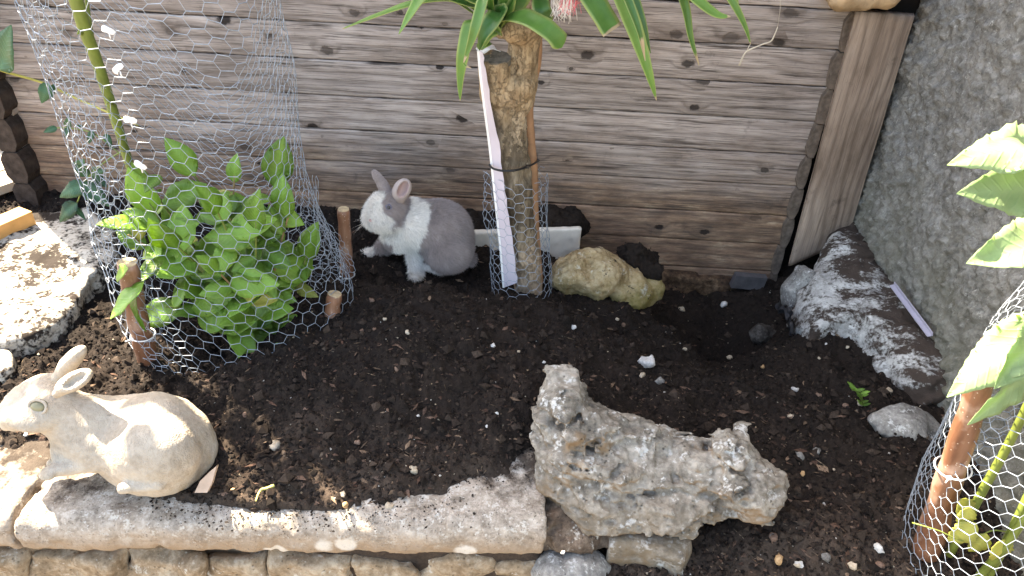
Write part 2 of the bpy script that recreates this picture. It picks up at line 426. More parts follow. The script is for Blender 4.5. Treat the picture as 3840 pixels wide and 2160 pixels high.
def m_leaf(name, dark, light, trans, vein=0.5, rough=0.38, tf=0.35, under=None):
    g = G(name, rough, 0.45)
    r = g.rnd(); a = g.noise(g.obj, 26, 4); f = g.math('ADD', g.math('MULTIPLY', r, 0.75), g.math('MULTIPLY', g.math('SUBTRACT', a, 0.4), 0.6))
    c = g.ramp(f, [(0.02, tuple(x * .75 for x in dark)), (0.5, light), (0.95, tuple(min(1, x * 1.35) for x in light))])
    ve = g.n('ShaderNodeVertexColor', layer_name='col').outputs[0]
    c = g.mix(g.math('MULTIPLY', g.sep(ve)[0], vein), c, tuple(min(1, x * 1.7 + 0.02) for x in light))
    LX, LY_, LZ_ = g.sep(g.gen)
    sv = g.math('SINE', g.math('MULTIPLY', g.math('SUBTRACT', LY_, g.math('MULTIPLY', g.math('ABSOLUTE', g.math('SUBTRACT', LX, 0.5)), 0.55)), 62.0))
    sv = g.math('POWER', g.math('MULTIPLY_ADD', sv, 0.5, 0.5), 8.0)
    c = g.mix(g.math('MULTIPLY', sv, vein * 0.35), c, tuple(min(1, x * 1.6 + 0.02) for x in light))
    sp = g.math('MULTIPLY', g.ramp(g.noise(g.obj, 55, 3), [(0.70, 0.0), (0.76, 0.8)]), g.math('GREATER_THAN', r, 0.5))
    c = g.mix(sp, c, (0.30, 0.24, 0.10))
    g.col(c); g.bump(g.math('ADD', g.noise(g.obj, 90, 3), g.math('MULTIPLY', sv, -0.8)), 0.5, 0.0012)
    g.translucent(g.mix(0.0, trans, trans), tf)
    return g.m

M = {}
M['plank'] = m_plank('weathered_plank')
M['board'] = m_plank('brown_board', False, True, 1.08, 0.0, (1.0, 0.90, 0.78), 0.4)
M['endgrain'] = m_simple('dark_end_grain', (0.045, 0.034, 0.029), 0.9, 0.15, 0.5, 45, 0.8, 0.003)
M['brownend'] = m_simple('brown_end_grain', (0.14, 0.11, 0.09), 0.9, 0.15, 0.5, 40, 0.8, 0.003)
M['greyend'] = m_simple('grey_end_grain', (0.32, 0.28, 0.25), 0.9, 0.15, 0.45, 35, 0.8, 0.003)
M['rot'] = m_rock('rotten_wood', (0.018, 0.012, 0.009), (0.075, 0.045, 0.028), (0.20, 0.13, 0.08), 0, sc=1.3)
M['void'] = m_simple('black_gap', (0.012, 0.010, 0.009), 0.95, 0.1)
M['soil'] = m_soil('dark_soil', 0.60)
M['crumb'] = m_crumb('soil_crumb', None)
M['limestone'] = m_rock('grey_limestone', (0.065, 0.058, 0.050), (0.185, 0.165, 0.140), (0.345, 0.315, 0.275), 0.28, (0.50, 0.50, 0.49),
    extra=lambda g, v, c: g.mix(g.ramp(g.math('ADD', g.noise(v, 11, 5, 0.6), g.math('MULTIPLY', g.sep(g.n('ShaderNodeNewGeometry').outputs['Normal'])[2], -0.16)), [(0.47, 0.0), (0.62, 0.75)]), g.mix(g.math('MULTIPLY', g.n('ShaderNodeMapRange', {0: g.math('ADD', g.sep(v)[2], g.math('MULTIPLY', g.math('SUBTRACT', g.noise(v, 16, 4), 0.5), 0.12)), 1: 0.05, 2: -0.07, 3: 0.0, 4: 0.75}).outputs[0], g.ramp(g.noise(v, 45, 5), [(0.35, 0.2), (0.6, 1.0)])), c, (0.17, 0.125, 0.08)), (0.21, 0.135, 0.075)))
M['greyrock'] = m_rock('grey_stone', (0.09, 0.085, 0.08), (0.20, 0.19, 0.18), (0.34, 0.33, 0.31), 0.3, (0.5, 0.5, 0.49), 1.4)
M['hole_rock'] = m_rock('dirty_stone', (0.02, 0.016, 0.014), (0.05, 0.043, 0.038), (0.12, 0.11, 0.10), 0.0, sc=1.8)
def dirt(lo, hi, sc=16.0, c2=(0.022, 0.016, 0.013)):
    def f(g, v, c):
        n = g.math('ADD', g.math('MULTIPLY', g.noise(v, sc, 6, 0.68), 0.72), g.math('MULTIPLY', g.noise(v, sc * 9, 4), 0.28))
        return g.mix(g.ramp(n, [(lo, 0.0), (hi, 1.0)]), c, c2)
    return f
def dirt_stretch(g, v, c):
    q = g.map(v, (9, 9, 9), rot=(0, 0, math.radians(-55))); q = g.map(q, (2.4, 0.9, 1.5))
    X, Y, Z = g.sep(v)
    off = g.math('ABSOLUTE', g.math('SUBTRACT', X, g.math('MULTIPLY_ADD', Y, -0.05, 0.885)))     # the lime runs as a band along the ledge
    n = g.math('ADD', g.math('MULTIPLY', g.noise(q, 1.3, 7, 0.7), 0.75), g.math('MULTIPLY', g.noise(v, 140, 4), 0.25))
    n = g.math('ADD', n, g.math('MULTIPLY', g.math('SUBTRACT', off, 0.062), 1.3))
    return g.mix(g.ramp(n, [(0.44, 0.0), (0.53, 1.0)]), c, (0.052, 0.038, 0.031))
M['lime'] = m_rock('limewashed_stone', (0.21, 0.20, 0.19), (0.40, 0.39, 0.375), (0.56, 0.55, 0.53), 0.2, (0.62, 0.61, 0.60), 1.2, extra=dirt_stretch)
M['slab'] = m_rock('pale_concrete', (0.30, 0.27, 0.23), (0.42, 0.38, 0.33), (0.52, 0.48, 0.42), 0.2, (0.6, 0.57, 0.52), 1.0, 0.7, extra=dirt(0.47, 0.54, 13.0))
def coping_extra(g, v, c):
    X, Y, Z = g.sep(v)
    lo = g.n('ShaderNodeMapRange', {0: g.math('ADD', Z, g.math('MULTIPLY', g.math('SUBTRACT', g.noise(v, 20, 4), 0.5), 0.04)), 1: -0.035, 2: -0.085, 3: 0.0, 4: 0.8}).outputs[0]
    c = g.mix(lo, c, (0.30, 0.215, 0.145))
    sp = g.vor(v, 13); k = g.math('ADD', sp.outputs['Distance'], g.math('MULTIPLY', g.math('SUBTRACT', g.noise(v, 60, 4), 0.5), 0.16))
    k = g.math('MULTIPLY', g.ramp(k, [(0.26, 1.0), (0.33, 0.0)]), g.math('GREATER_THAN', g.sep(sp.outputs['Color'])[1], 0.68))
    c = g.mix(g.math('MULTIPLY', k, 0.85), c, (0.62, 0.58, 0.53))
    n = g.math('ADD', g.noise(v, 22, 6, 0.7), g.math('MULTIPLY', g.math('SUBTRACT', Y, g.math('MULTIPLY_ADD', X, 0.10, 0.93)), 1.9))
    return g.mix(g.ramp(n, [(0.50, 0.0), (0.68, 0.95)]), c, (0.045, 0.033, 0.026))
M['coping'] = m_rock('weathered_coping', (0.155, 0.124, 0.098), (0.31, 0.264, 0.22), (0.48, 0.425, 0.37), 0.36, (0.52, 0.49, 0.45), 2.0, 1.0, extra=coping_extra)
M['rubble'] = m_rock('ochre_rubble', (0.13, 0.09, 0.055), (0.26, 0.19, 0.125), (0.42, 0.34, 0.25), 0.15, (0.5, 0.46, 0.4), 1.1)
M['mortar'] = m_rock('sandy_mortar', (0.10, 0.07, 0.045), (0.18, 0.125, 0.08), (0.27, 0.19, 0.12), 0, sc=1.6)
def moss(g, v, c):
    X, Y, Z = g.sep(v)
    f = g.math('MULTIPLY', g.n('ShaderNodeMapRange', {0: g.math('ADD', Z, g.math('MULTIPLY', g.math('SUBTRACT', g.noise(v, 18, 5), 0.5), 0.10)), 1: 0.040, 2: -0.03, 3: 0.0, 4: 1.0}).outputs[0], g.ramp(g.noise(v, 30, 5, 0.7), [(0.3, 0.35), (0.6, 0.95)]))
    c = g.mix(f, c, (0.16, 0.135, 0.035))
    return dirt(0.585, 0.62, 20.0)(g, v, c)
M['boulder'] = m_rock('mossy_ochre_stone', (0.17, 0.115, 0.055), (0.33, 0.245, 0.135), (0.48, 0.385, 0.25), 0.1, (0.5, 0.47, 0.4), 1.2, extra=moss)
def castdirt(g, v, c):
    X, Y, Z = g.sep(v)
    f = g.math('MULTIPLY', g.n('ShaderNodeMapRange', {0: g.math('ADD', Z, g.math('MULTIPLY', g.math('SUBTRACT', g.noise(v, 6, 4), 0.5), 0.4)), 1: 0.40, 2: 0.05, 3: 0.0, 4: 0.75}).outputs[0], g.ramp(g.noise(v, 9, 5), [(0.3, 0.3), (0.65, 1.0)]))
    return g.mix(f, c, (0.15, 0.14, 0.095))
M['roughcast'] = m_rock('grey_roughcast', (0.105, 0.102, 0.096), (0.20, 0.195, 0.185), (0.31, 0.305, 0.295), 0.14, (0.38, 0.38, 0.37), 2.2, 1.0, extra=castdirt)
M['earthstone'] = m_rock('earthy_stone', (0.05, 0.036, 0.028), (0.115, 0.082, 0.06), (0.21, 0.16, 0.12), 0.15, (0.4, 0.37, 0.33), 1.4)
g = G('cast_stone', 0.9, 0.25); v = g.pos()
c = g.ramp(g.math('ADD', g.math('MULTIPLY', g.noise(v, 16, 6, 0.62), 0.6), g.math('MULTIPLY', g.noise(v, 110, 5), 0.4)), [(0.34, (0.285, 0.24, 0.19)), (0.5, (0.385, 0.33, 0.27)), (0.66, (0.45, 0.395, 0.33))])
c = g.mix(g.ramp(g.noise(v, 34, 5, 0.7), [(0.66, 0.0), (0.72, 0.8)]), c, (0.13, 0.105, 0.085))
c = g.mix(g.math('MULTIPLY', g.ramp(g.noise(v, 24, 4), [(0.50, 0.0), (0.64, 0.6)]), g.n('ShaderNodeMapRange', {0: g.sep(v)[2], 1: 0.10, 2: -0.02, 3: 0.0, 4: 1.0}).outputs[0]), c, (0.30, 0.225, 0.13))
g.col(c)
wv = g.n('ShaderNodeTexWave', {'Vector': g.map(v, rot=(0, 0.5, 0.3)), 'Scale': 45.0, 'Distortion': 14.0, 'Detail': 3.0, 'Detail Scale': 2.5}).outputs['Fac']
g.bump(g.math('ADD', g.math('MULTIPLY', wv, 0.45), g.noise(v, 190, 5)), 0.55, 0.0025); M['statue'] = g.m
M['statue_eye'] = m_simple('painted_olive_eye', (0.20, 0.185, 0.115), 0.35, 0.4, 0.2)
M['lemonleaf'] = m_leaf('shrub_leaf', (0.065, 0.150, 0.022), (0.175, 0.315, 0.050), (0.34, 0.50, 0.05), 0.4, 0.32, 0.40)
M['yellowleaf'] = m_leaf('yellow_leaf', (0.22, 0.25, 0.05), (0.36, 0.36, 0.08), (0.45, 0.45, 0.08), 0.3, 0.4, 0.28)
M['climber'] = m_leaf('blue_green_leaf', (0.020, 0.060, 0.030), (0.040, 0.110, 0.050), (0.10, 0.26, 0.06), 0.6, 0.4, 0.3)
M['bigleaf'] = m_leaf('pale_green_leaf', (0.20, 0.30, 0.13), (0.28, 0.38, 0.19), (0.28, 0.44, 0.08), 0.3, 0.5, 0.4)
def m_yucca(name, dark, light):
    g = G(name, 0.35, 0.45); ve = g.sep(g.n('ShaderNodeVertexColor', layer_name='col').outputs[0])
    st = g.noise(g.map(g.obj, (60, 60, 60)), 1.0, 3); r = g.rnd()
    c = g.ramp(g.math('ADD', g.math('MULTIPLY', r, 0.8), g.math('MULTIPLY', g.math('SUBTRACT', st, 0.5), 0.6)), [(0.0, tuple(x * 1.25 for x in dark)), (0.9, tuple(x * 1.3 for x in light))])
    c = g.mix(g.math('MULTIPLY', ve[0], 0.7), c, (0.42, 0.46, 0.16))       # pale margin
    tp = g.math('ADD', ve[1], g.math('MULTIPLY', g.math('SUBTRACT', g.noise(g.obj, 55, 4), 0.5), 0.55))
    c = g.mix(g.ramp(tp, [(0.55, 0.0), (0.72, 1.0)]), c, (0.45, 0.34, 0.22))   # dry tip
    g.col(c); g.translucent((0.22, 0.36, 0.04), 0.28); return g.m
M['yucca'] = m_yucca('yucca_leaf', (0.030, 0.095, 0.020), (0.115, 0.22, 0.040))
M['greenstem'] = m_simple('green_stem', (0.135, 0.17, 0.035), 0.45, 0.35, 0.25, 30, 0.2)
M['olive'] = m_simple('brown_twig', (0.22, 0.15, 0.07), 0.7, 0.3, 0.3, 60)
M['wire'] = m_simple('galvanised_wire', (0.27, 0.31, 0.37), 0.42, 0.5, 0.25, 120, 0.1, 0.0005, 0.25)
g = G('stripped_stake', 0.45, 0.4); v = g.obj
c = g.ramp(g.noise(g.map(v, (40, 40, 7)), 1.0, 5), [(0.3, (0.105, 0.042, 0.022)), (0.55, (0.20, 0.095, 0.055)), (0.75, (0.33, 0.19, 0.13))])
c = g.mix(g.ramp(g.noise(v, 18, 4), [(0.52, 0.0), (0.62, 0.55)]), c, (0.36, 0.25, 0.20))
sp = g.vor(v, 170); c = g.mix(g.math('MULTIPLY', g.ramp(sp.outputs['Distance'], [(0.12, 1.0), (0.2, 0.0)]), g.math('GREATER_THAN', g.sep(sp.outputs['Color'])[0], 0.6)), c, (0.5, 0.42, 0.36))
g.col(c); g.bump(g.noise(g.map(v, (60, 60, 12)), 1.0, 5), 0.5, 0.002); M['stake'] = g.m
M['cutwood'] = m_simple('pale_cut_wood', (0.42, 0.32, 0.20), 0.8, 0.2, 0.3, 90)
g = G('flaking_bark', 0.85, 0.25); v = g.obj
st = g.noise(g.map(v, (80, 80, 24)), 1.0, 6, 0.7, 0.3); pa = g.noise(g.map(v, (13, 13, 7)), 1.0, 5, 0.6)
wob = g.add(g.map(v, (1, 1, .45)), g.map(g.n('ShaderNodeTexNoise', {'Vector': v, 'Scale': 45.0, 'Detail': 6.0, 'Roughness': 0.7}).outputs['Color'], (.06, .06, .06)))
fk = g.vor(wob, 48.0); fe_ = g.vor(wob, 48.0, 'DISTANCE_TO_EDGE'); fr_ = g.sep(fk.outputs['Color'])[0]
c = g.ramp(st, [(0.30, (0.055, 0.042, 0.029)), (0.5, (0.145, 0.116, 0.082)), (0.7, (0.26, 0.212, 0.155))])
zq = g.sep(g.pos())[2]
zo = g.math('ADD', zq, g.math('MULTIPLY', g.math('SUBTRACT', pa, 0.5), 0.25))
fm_ = g.math('MAXIMUM', g.n('ShaderNodeMapRange', {0: zo, 1: 0.40, 2: 0.47}).outputs[0], g.n('ShaderNodeMapRange', {0: zo, 1: 0.20, 2: 0.12}).outputs[0])
fm_ = g.math('MULTIPLY_ADD', fm_, 0.85, 0.15)
c = g.mix(g.math('MULTIPLY', g.math('MULTIPLY', g.ramp(fr_, [(0.40, 0.0), (0.60, 0.85)]), g.ramp(pa, [(0.40, 0.1), (0.52, 1.0)])), fm_), c, g.ramp(st, [(0.3, (0.25, 0.19, 0.13)), (0.6, (0.46, 0.375, 0.275))]))
c = g.mix(g.math('MULTIPLY', g.ramp(fr_, [(0.18, 0.7), (0.30, 0.0)]), 0.8), c, (0.05, 0.037, 0.026))
ck = g.ramp(fe_.outputs['Distance'], [(0.02, 1.0), (0.09, 0.0)])
zz = g.sep(g.pos())[2]
c = g.mix(g.n('ShaderNodeMapRange', {0: g.math('ADD', zz, g.math('MULTIPLY', g.math('SUBTRACT', pa, 0.5), 0.2)), 1: 0.44, 2: 0.52, 3: 0.0, 4: 0.75}).outputs[0], c, g.ramp(st, [(0.3, (0.24, 0.155, 0.085)), (0.6, (0.48, 0.35, 0.215))]))
c = g.mix(g.n('ShaderNodeMapRange', {0: g.math('ADD', zz, g.math('MULTIPLY', g.math('SUBTRACT', pa, 0.5), 0.15)), 1: 0.17, 2: 0.11, 3: 0.0, 4: 0.85}).outputs[0], c, g.ramp(st, [(0.3, (0.24, 0.175, 0.12)), (0.6, (0.40, 0.30, 0.215))]))
c = g.mix(g.math('MULTIPLY', g.math('MULTIPLY', ck, fm_), 0.22), c, (0.045, 0.032, 0.022))
g.col(c); g.bump(g.math('ADD', st, g.math('ADD', g.math('MULTIPLY', g.math('MULTIPLY', fr_, fm_), 0.8), g.math('MULTIPLY', g.math('MULTIPLY', ck, fm_), -0.2))), 1.0, 0.004); M['bark'] = g.m
M['stick'] = m_simple('peeled_branch', (0.33, 0.185, 0.105), 0.65, 0.3, 0.3, 25, 0.5, 0.002)
M['cutdark'] = m_simple('grey_cut_stump', (0.14, 0.125, 0.105), 0.9, 0.2, 0.4, 70, 0.7, 0.003)
M['lilac'] = m_simple('lilac_plastic', (0.56, 0.50, 0.56), 0.4, 0.4, 0.06, 12, 0.1)
M['whiteplastic'] = m_simple('white_plastic', (0.78, 0.77, 0.77), 0.35, 0.4, 0.05, 12, 0.05)
M['greystrip'] = m_simple('lilac_grey_plastic', (0.36, 0.34, 0.42), 0.4, 0.4, 0.08, 20, 0.1)
M['blackplastic'] = m_simple('black_plastic', (0.012, 0.012, 0.013), 0.4, 0.4, 0.2)
M['tile'] = m_simple('white_marble_slab', (0.64, 0.59, 0.53), 0.6, 0.35, 0.10, 22, 0.4, 0.002)
M['deck'] = m_simple('pale_deck_board', (0.36, 0.31, 0.25), 0.8, 0.2, 0.15, 20, 0.4)
M['orangewood'] = m_simple('orange_timber', (0.50, 0.27, 0.10), 0.7, 0.25, 0.25, 14, 0.4)
M['logwood'] = m_simple('sawn_log_wood', (0.36, 0.25, 0.15), 0.8, 0.2, 0.4, 22, 0.9, 0.004)
M['pink'] = m_simple('pink_thread', (0.75, 0.22, 0.26), 0.8, 0.2, 0.2)
M['whitethread'] = m_simple('white_thread', (0.72, 0.66, 0.62), 0.8, 0.2, 0.1)
M['twig'] = m_simple('bleached_twig', (0.50, 0.44, 0.36), 0.8, 0.2, 0.2)
M['sprout'] = m_simple('pale_yellow_sprout', (0.55, 0.50, 0.16), 0.6, 0.3, 0.2)
M['shard'] = m_simple('pinkish_shard', (0.44, 0.33, 0.26), 0.8, 0.2, 0.15)
M['blacksheet'] = m_simple('black_ground_sheet', (0.022, 0.022, 0.026), 0.5, 0.4, 0.3)
M['eye'] = m_simple('dark_eye', (0.012, 0.010, 0.016), 0.06, 0.7, 0.1)
M['iris'] = m_simple('blue_grey_iris', (0.16, 0.17, 0.26), 0.15, 0.6, 0.2)
M['pinkskin'] = m_simple('pink_skin', (0.50, 0.27, 0.24), 0.6, 0.3, 0.15)
g = G('rabbit_fur', 0.95, 0.1); g.col(g.n('ShaderNodeVertexColor', layer_name='col').outputs[0]); g.bump(g.noise(g.map(g.obj, (160, 160, 60)), 1.0, 4), 0.5, 0.003); M['fur'] = g.m
g = G('rabbit_hair', 0.75, 0.15); g.col(g.n('ShaderNodeAttribute', attribute_name='col').outputs['Color']); M['hair'] = g.m
M['pebble'] = {
    'white': m_rock('white_pebble', (0.38, 0.36, 0.34), (0.52, 0.50, 0.48), (0.64, 0.62, 0.60), 0, sc=3),
    'cream': m_rock('cream_pebble', (0.30, 0.24, 0.17), (0.44, 0.36, 0.27), (0.56, 0.48, 0.38), 0, sc=3),
    'grey': m_rock('grey_pebble', (0.10, 0.095, 0.09), (0.18, 0.17, 0.16), (0.28, 0.27, 0.25), 0, sc=3),
    'brown': m_rock('brown_pebble', (0.09, 0.055, 0.04), (0.16, 0.10, 0.075), (0.24, 0.16, 0.12), 0, sc=3),
    'orange': m_rock('orange_pebble', (0.32, 0.19, 0.09), (0.46, 0.29, 0.15), (0.55, 0.37, 0.22), 0, sc=3)}

# ================================================================== THE SETTING: ground and soil
V, Q = box((0, 4, -0.63), (60, 60, 0.1))
solo('ground', V, Q, m_simple('dusty_ground', (0.22, 0.18, 0.14), 0.95, 0.1, 0.3, 3), kind='structure', smooth=False)

CT = np.array([(-1.3, 1.8, 0.0), (-1.5, 1.5, 0), (-1.2, 1.5, -.01), (-1.0, 1.35, -.02), (-1.25, 1.1, -.02), (-.95, 1.15, -.015), (-.95, 1.0, -.02), (-.78, 1.13, 0.01), (-.62, 1.42, -.04), (-.62, 1.25, -.03),
    (-.5, 1.87, .0), (-.9, 1.85, .0), (-.3, 1.62, 0), (-.37, 1.34, .06), (-.48, 1.14, .06), (-.2, 1.31, .09), (-.25, 1.15, .065), (.03, 1.34, .07), (.10, 1.18, .035), (-.42, 1.24, .05), (0, 1.55, 0), (0, 1.78, .0), (.2, 1.6, -.03), (.3, 1.78, -.12), (.5, 1.78, -.20), (.66, 1.64, -.21), (.58, 1.50, -.17), (.72, 1.38, -.06), (.80, 1.28, -.01), (.74, 1.46, -.05), (.80, 1.56, -.03), (.80, 1.46, .0), (.86, 1.36, .025),
    (.40, 1.42, -.06), (.2, 1.3, 0.01), (0, 1.15, .04), (-.3, 1.0, -.01), (-.6, .95, -.02), (-.1, .95, -.02), (.3, 1.2, -.01), (.5, 1.2, -.03), (.75, 1.28, -.02), (.9, 1.1, 0), (.8, .95, -.02), (.6, .9, -.06), (.4, .8, -.11), (.2, .75, -.15),
    (.6, .7, -.13), (.9, .75, -.07), (.1, .6, -.28), (.5, .5, -.28), (1.0, .5, -.2), (.92, 1.5, -.06), (.9, 1.8, -.10), (.75, 1.78, -.17), (-1.7, 1.0, -.05), (-1.7, 1.8, 0)])
YB = np.array([(-1.8, .97), (-.86, .94), (-.72, .92), (-.6, .86), (-.45, .815), (-.3, .835), (-.2, .865), (-.05, .925), (.08, 1.035), (.12, 1.06)])
def soil_base(x, y):
    d = (x[..., None] - CT[:, 0]) ** 2 + (y[..., None] - CT[:, 1]) ** 2
    wgt = np.exp(-d / (2 * 0.085 ** 2)) + 1e-7 / (d + 0.02)
    return (wgt * CT[:, 2]).sum(-1) / wgt.sum(-1)
def soil_z(x, y):
    x = np.asarray(x, dtype=np.float64); y = np.asarray(y, dtype=np.float64)
    z = soil_base(x, y)
    p = np.stack([x, y, np.zeros_like(x)], -1)
    z = z + 0.010 * fbm(p, 11, 2, 3) + 0.009 * fbm(p, 34, 3, 9)
    cp = np.abs(fbm(p, 75, 3, 21)); z = z + 0.007 * cp
    z = z - 0.085 * np.exp(-((x - .60) / .15) ** 2 - ((y - 1.64) / .11) ** 2)
    yb = np.interp(x, YB[:, 0], YB[:, 1]) + 0.026 * fbm(p, 17, 4, 40)
    lap = -0.036 + np.clip(y - yb, -0.08, 1) * 0.55 + 0.003 * fbm(p, 120, 2, 50)
    z = np.where(x < 0.11, np.minimum(z, lap), z)
    z = z - 0.5 * (1 - sst(0.80, 0.86, y)) * (1 - sst(0.09, 0.13, x))
    return z
gx = np.arange(-1.85, 1.10, 0.0042); gy = np.arange(0.42, 1.965, 0.0042)
X, Y = np.meshgrid(gx, gy, indexing='ij')
Z = np.concatenate([soil_z(a, b) for a, b in zip(np.array_split(X, 12), np.array_split(Y, 12))])
p = np.stack([X, Y, Z], -1)
Z = Z + 0.0022 * fbm(p * np.array([1, 1, 0]), 230, 2, 77) + 0.0035 * np.maximum(0, fbm(p * np.array([1, 1, 0]), 110, 2, 60) - 0.35)
V = np.stack([X, Y, Z], -1).reshape(-1, 3); nx, ny = X.shape
i = np.arange(nx - 1)[:, None] * ny; j = np.arange(ny - 1)[None, :]
soil = solo('soil', V, np.stack([i + j, i + ny + j, i + ny + j + 1, i + j + 1], -1).reshape(-1, 4), M['soil'], kind='structure')

# loose crumbs, bark chips, grit and fibres on the soil: far too many to count
def in_view(x, y, lo=-60, hi=60):
    px, py = proj(np.stack([x, y, np.zeros_like(x)], -1)); return (px > -80) & (px < 3920) & (py > 500) & (py < 2240)
ICO_V = np.array([(0, 0, 1), (.9, 0, .1), (0, .9, .1), (-.9, 0, .1), (0, -.9, .1), (0, 0, -1)], dtype=float)
ICO_F = np.array([(0, 1, 2), (0, 2, 3), (0, 3, 4), (0, 4, 1), (5, 2, 1), (5, 3, 2), (5, 4, 3), (5, 1, 4)])
def scatter(name, n, size, stretch, cols, sink=0.3, seed=0, dens=None, spill=None):
    rg = np.random.default_rng(seed)
    x = rg.uniform(-1.5, 1.0, n * 4); y = rg.uniform(0.66, 1.93, n * 4)
    k = in_view(x, y)
    k &= rg.uniform(0, 1, n * 4) < 0.25 + 0.75 * (1.5 - np.clip(y, 0.7, 1.45)) / 0.8
    k &= ~((x < 0.10) & (y < np.interp(x, YB[:, 0], YB[:, 1]) + 0.02))
    if dens is not None: k &= rg.uniform(0, 1, n * 4) < dens(x, y)
    x, y = x[k][:n], y[k][:n]; n = len(x)
    if spill is not None:
        x = rg.uniform(-.80, .09, n); y = np.interp(x, YB[:, 0], YB[:, 1]) + .03 - np.abs(rg.normal(0, .040, n)); kk = y > .835 + .06 * (x - .09); x, y = x[kk], y[kk]; n = len(x)
    s = size[0] + (size[1] - size[0]) * rg.uniform(0, 1, n) ** 2.5
    sc = np.stack([s * rg.uniform(*stretch[0], n), s * rg.uniform(*stretch[1], n), s * rg.uniform(*stretch[2], n)], -1)
    a = rg.uniform(0, 2 * math.pi, n); tl = rg.normal(0, 0.5, n)
    ca, sa, ct, st = np.cos(a), np.sin(a), np.cos(tl), np.sin(tl)
    B = ICO_V[None] * (1 + rg.uniform(-.35, .35, (n, 6, 1))) * sc[:, None, :]
    yy = B[..., 1] * ct[:, None] - B[..., 2] * st[:, None]; zz = B[..., 1] * st[:, None] + B[..., 2] * ct[:, None]
    xx = B[..., 0] * ca[:, None] - yy * sa[:, None]; yy = B[..., 0] * sa[:, None] + yy * ca[:, None]
    z = soil_z(x, y)
    if spill is not None: z = np.maximum(z, -.0275)
    W = np.stack([xx + x[:, None], yy + y[:, None], zz + z[:, None] + sc[:, 2:3] * (1 - sink) * 0.6], -1).reshape(-1, 3)
    Fc = (ICO_F[None] + (np.arange(n) * 6)[:, None, None]).reshape(-1, 3)
    cc = np.asarray(cols)[rg.integers(0, len(cols), n)] * rg.uniform(0.6, 1.35, (n, 1))
    return solo(name, W, Fc, M['crumb'], kind='stuff', smooth=False, colors=np.repeat(cc, 6, axis=0))
o = scatter('soil_crumbs', 42000, (0.0012, 0.0055), ((.7, 1.2), (.7, 1.2), (.5, .9)), [(0.016, 0.012, 0.010), (0.028, 0.021, 0.017), (0.042, 0.030, 0.023), (0.022, 0.016, 0.014)], 0.3, 1)
tag(o, 'dark crumbs of loose soil covering the raised bed', 'soil crumbs')
o = scatter('soil_clods', 3600, (0.004, 0.015), ((.8, 1.2), (.8, 1.2), (.5, .8)), [(0.022, 0.016, 0.013), (0.034, 0.024, 0.019), (0.05, 0.036, 0.028)], 0.6, 2)
tag(o, 'larger dark clods of soil lying all over the bed', 'soil clods')
o = scatter('bark_chips', 3600, (0.003, 0.012), ((.8, 1.6), (.3, .6), (.12, .25)), [(0.10, 0.058, 0.042), (0.15, 0.095, 0.070), (0.065, 0.042, 0.033), (0.19, 0.13, 0.09)], 0.0, 3, lambda x, y: np.where(y < 1.25, 0.9, 0.3))
tag(o, 'thin brown bark chips strewn over the soil', 'bark chips')
o = scatter('bank_litter', 1500, (0.003, 0.011), ((.8, 1.7), (.3, .6), (.12, .3)), [(0.12, 0.08, 0.06), (0.18, 0.125, 0.095), (0.24, 0.175, 0.13), (0.09, 0.062, 0.05)], 0.0, 6, lambda x, y: np.where((y < 1.02) & (x > .12), 1.0, np.where((y < 1.1) & (x < .1) & (x > -.5), .6, 0.0)))
tag(o, 'dry bark and wood litter on the bank in front of the limestone rock', 'litter')
o = scatter('spilled_soil', 1400, (0.0008, 0.0036), ((.7, 1.2), (.7, 1.2), (.5, .9)), [(0.06, 0.045, 0.036), (0.09, 0.068, 0.053), (0.04, 0.03, 0.025)], 0.3, 8, None, True)
tag(o, 'dark soil crumbs spilled over the back edge of the pale coping', 'spilled soil')
o = scatter('pale_grit', 900, (0.001, 0.0035), ((.8, 1.2), (.8, 1.2), (.6, 1)), [(0.42, 0.36, 0.28), (0.5, 0.47, 0.43), (0.32, 0.24, 0.16)], 0.1, 4)
tag(o, 'tiny pale grains of grit sprinkled over the soil', 'grit')
o = scatter('root_fibres', 1700, (0.0035, 0.012), ((1.0, 2.0), (.05, .10), (.05, .10)), [(0.20, 0.135, 0.085), (0.11, 0.075, 0.05), (0.30, 0.22, 0.15)], 0.0, 5)
tag(o, 'short brown root fibres scattered on the soil', 'fibres')

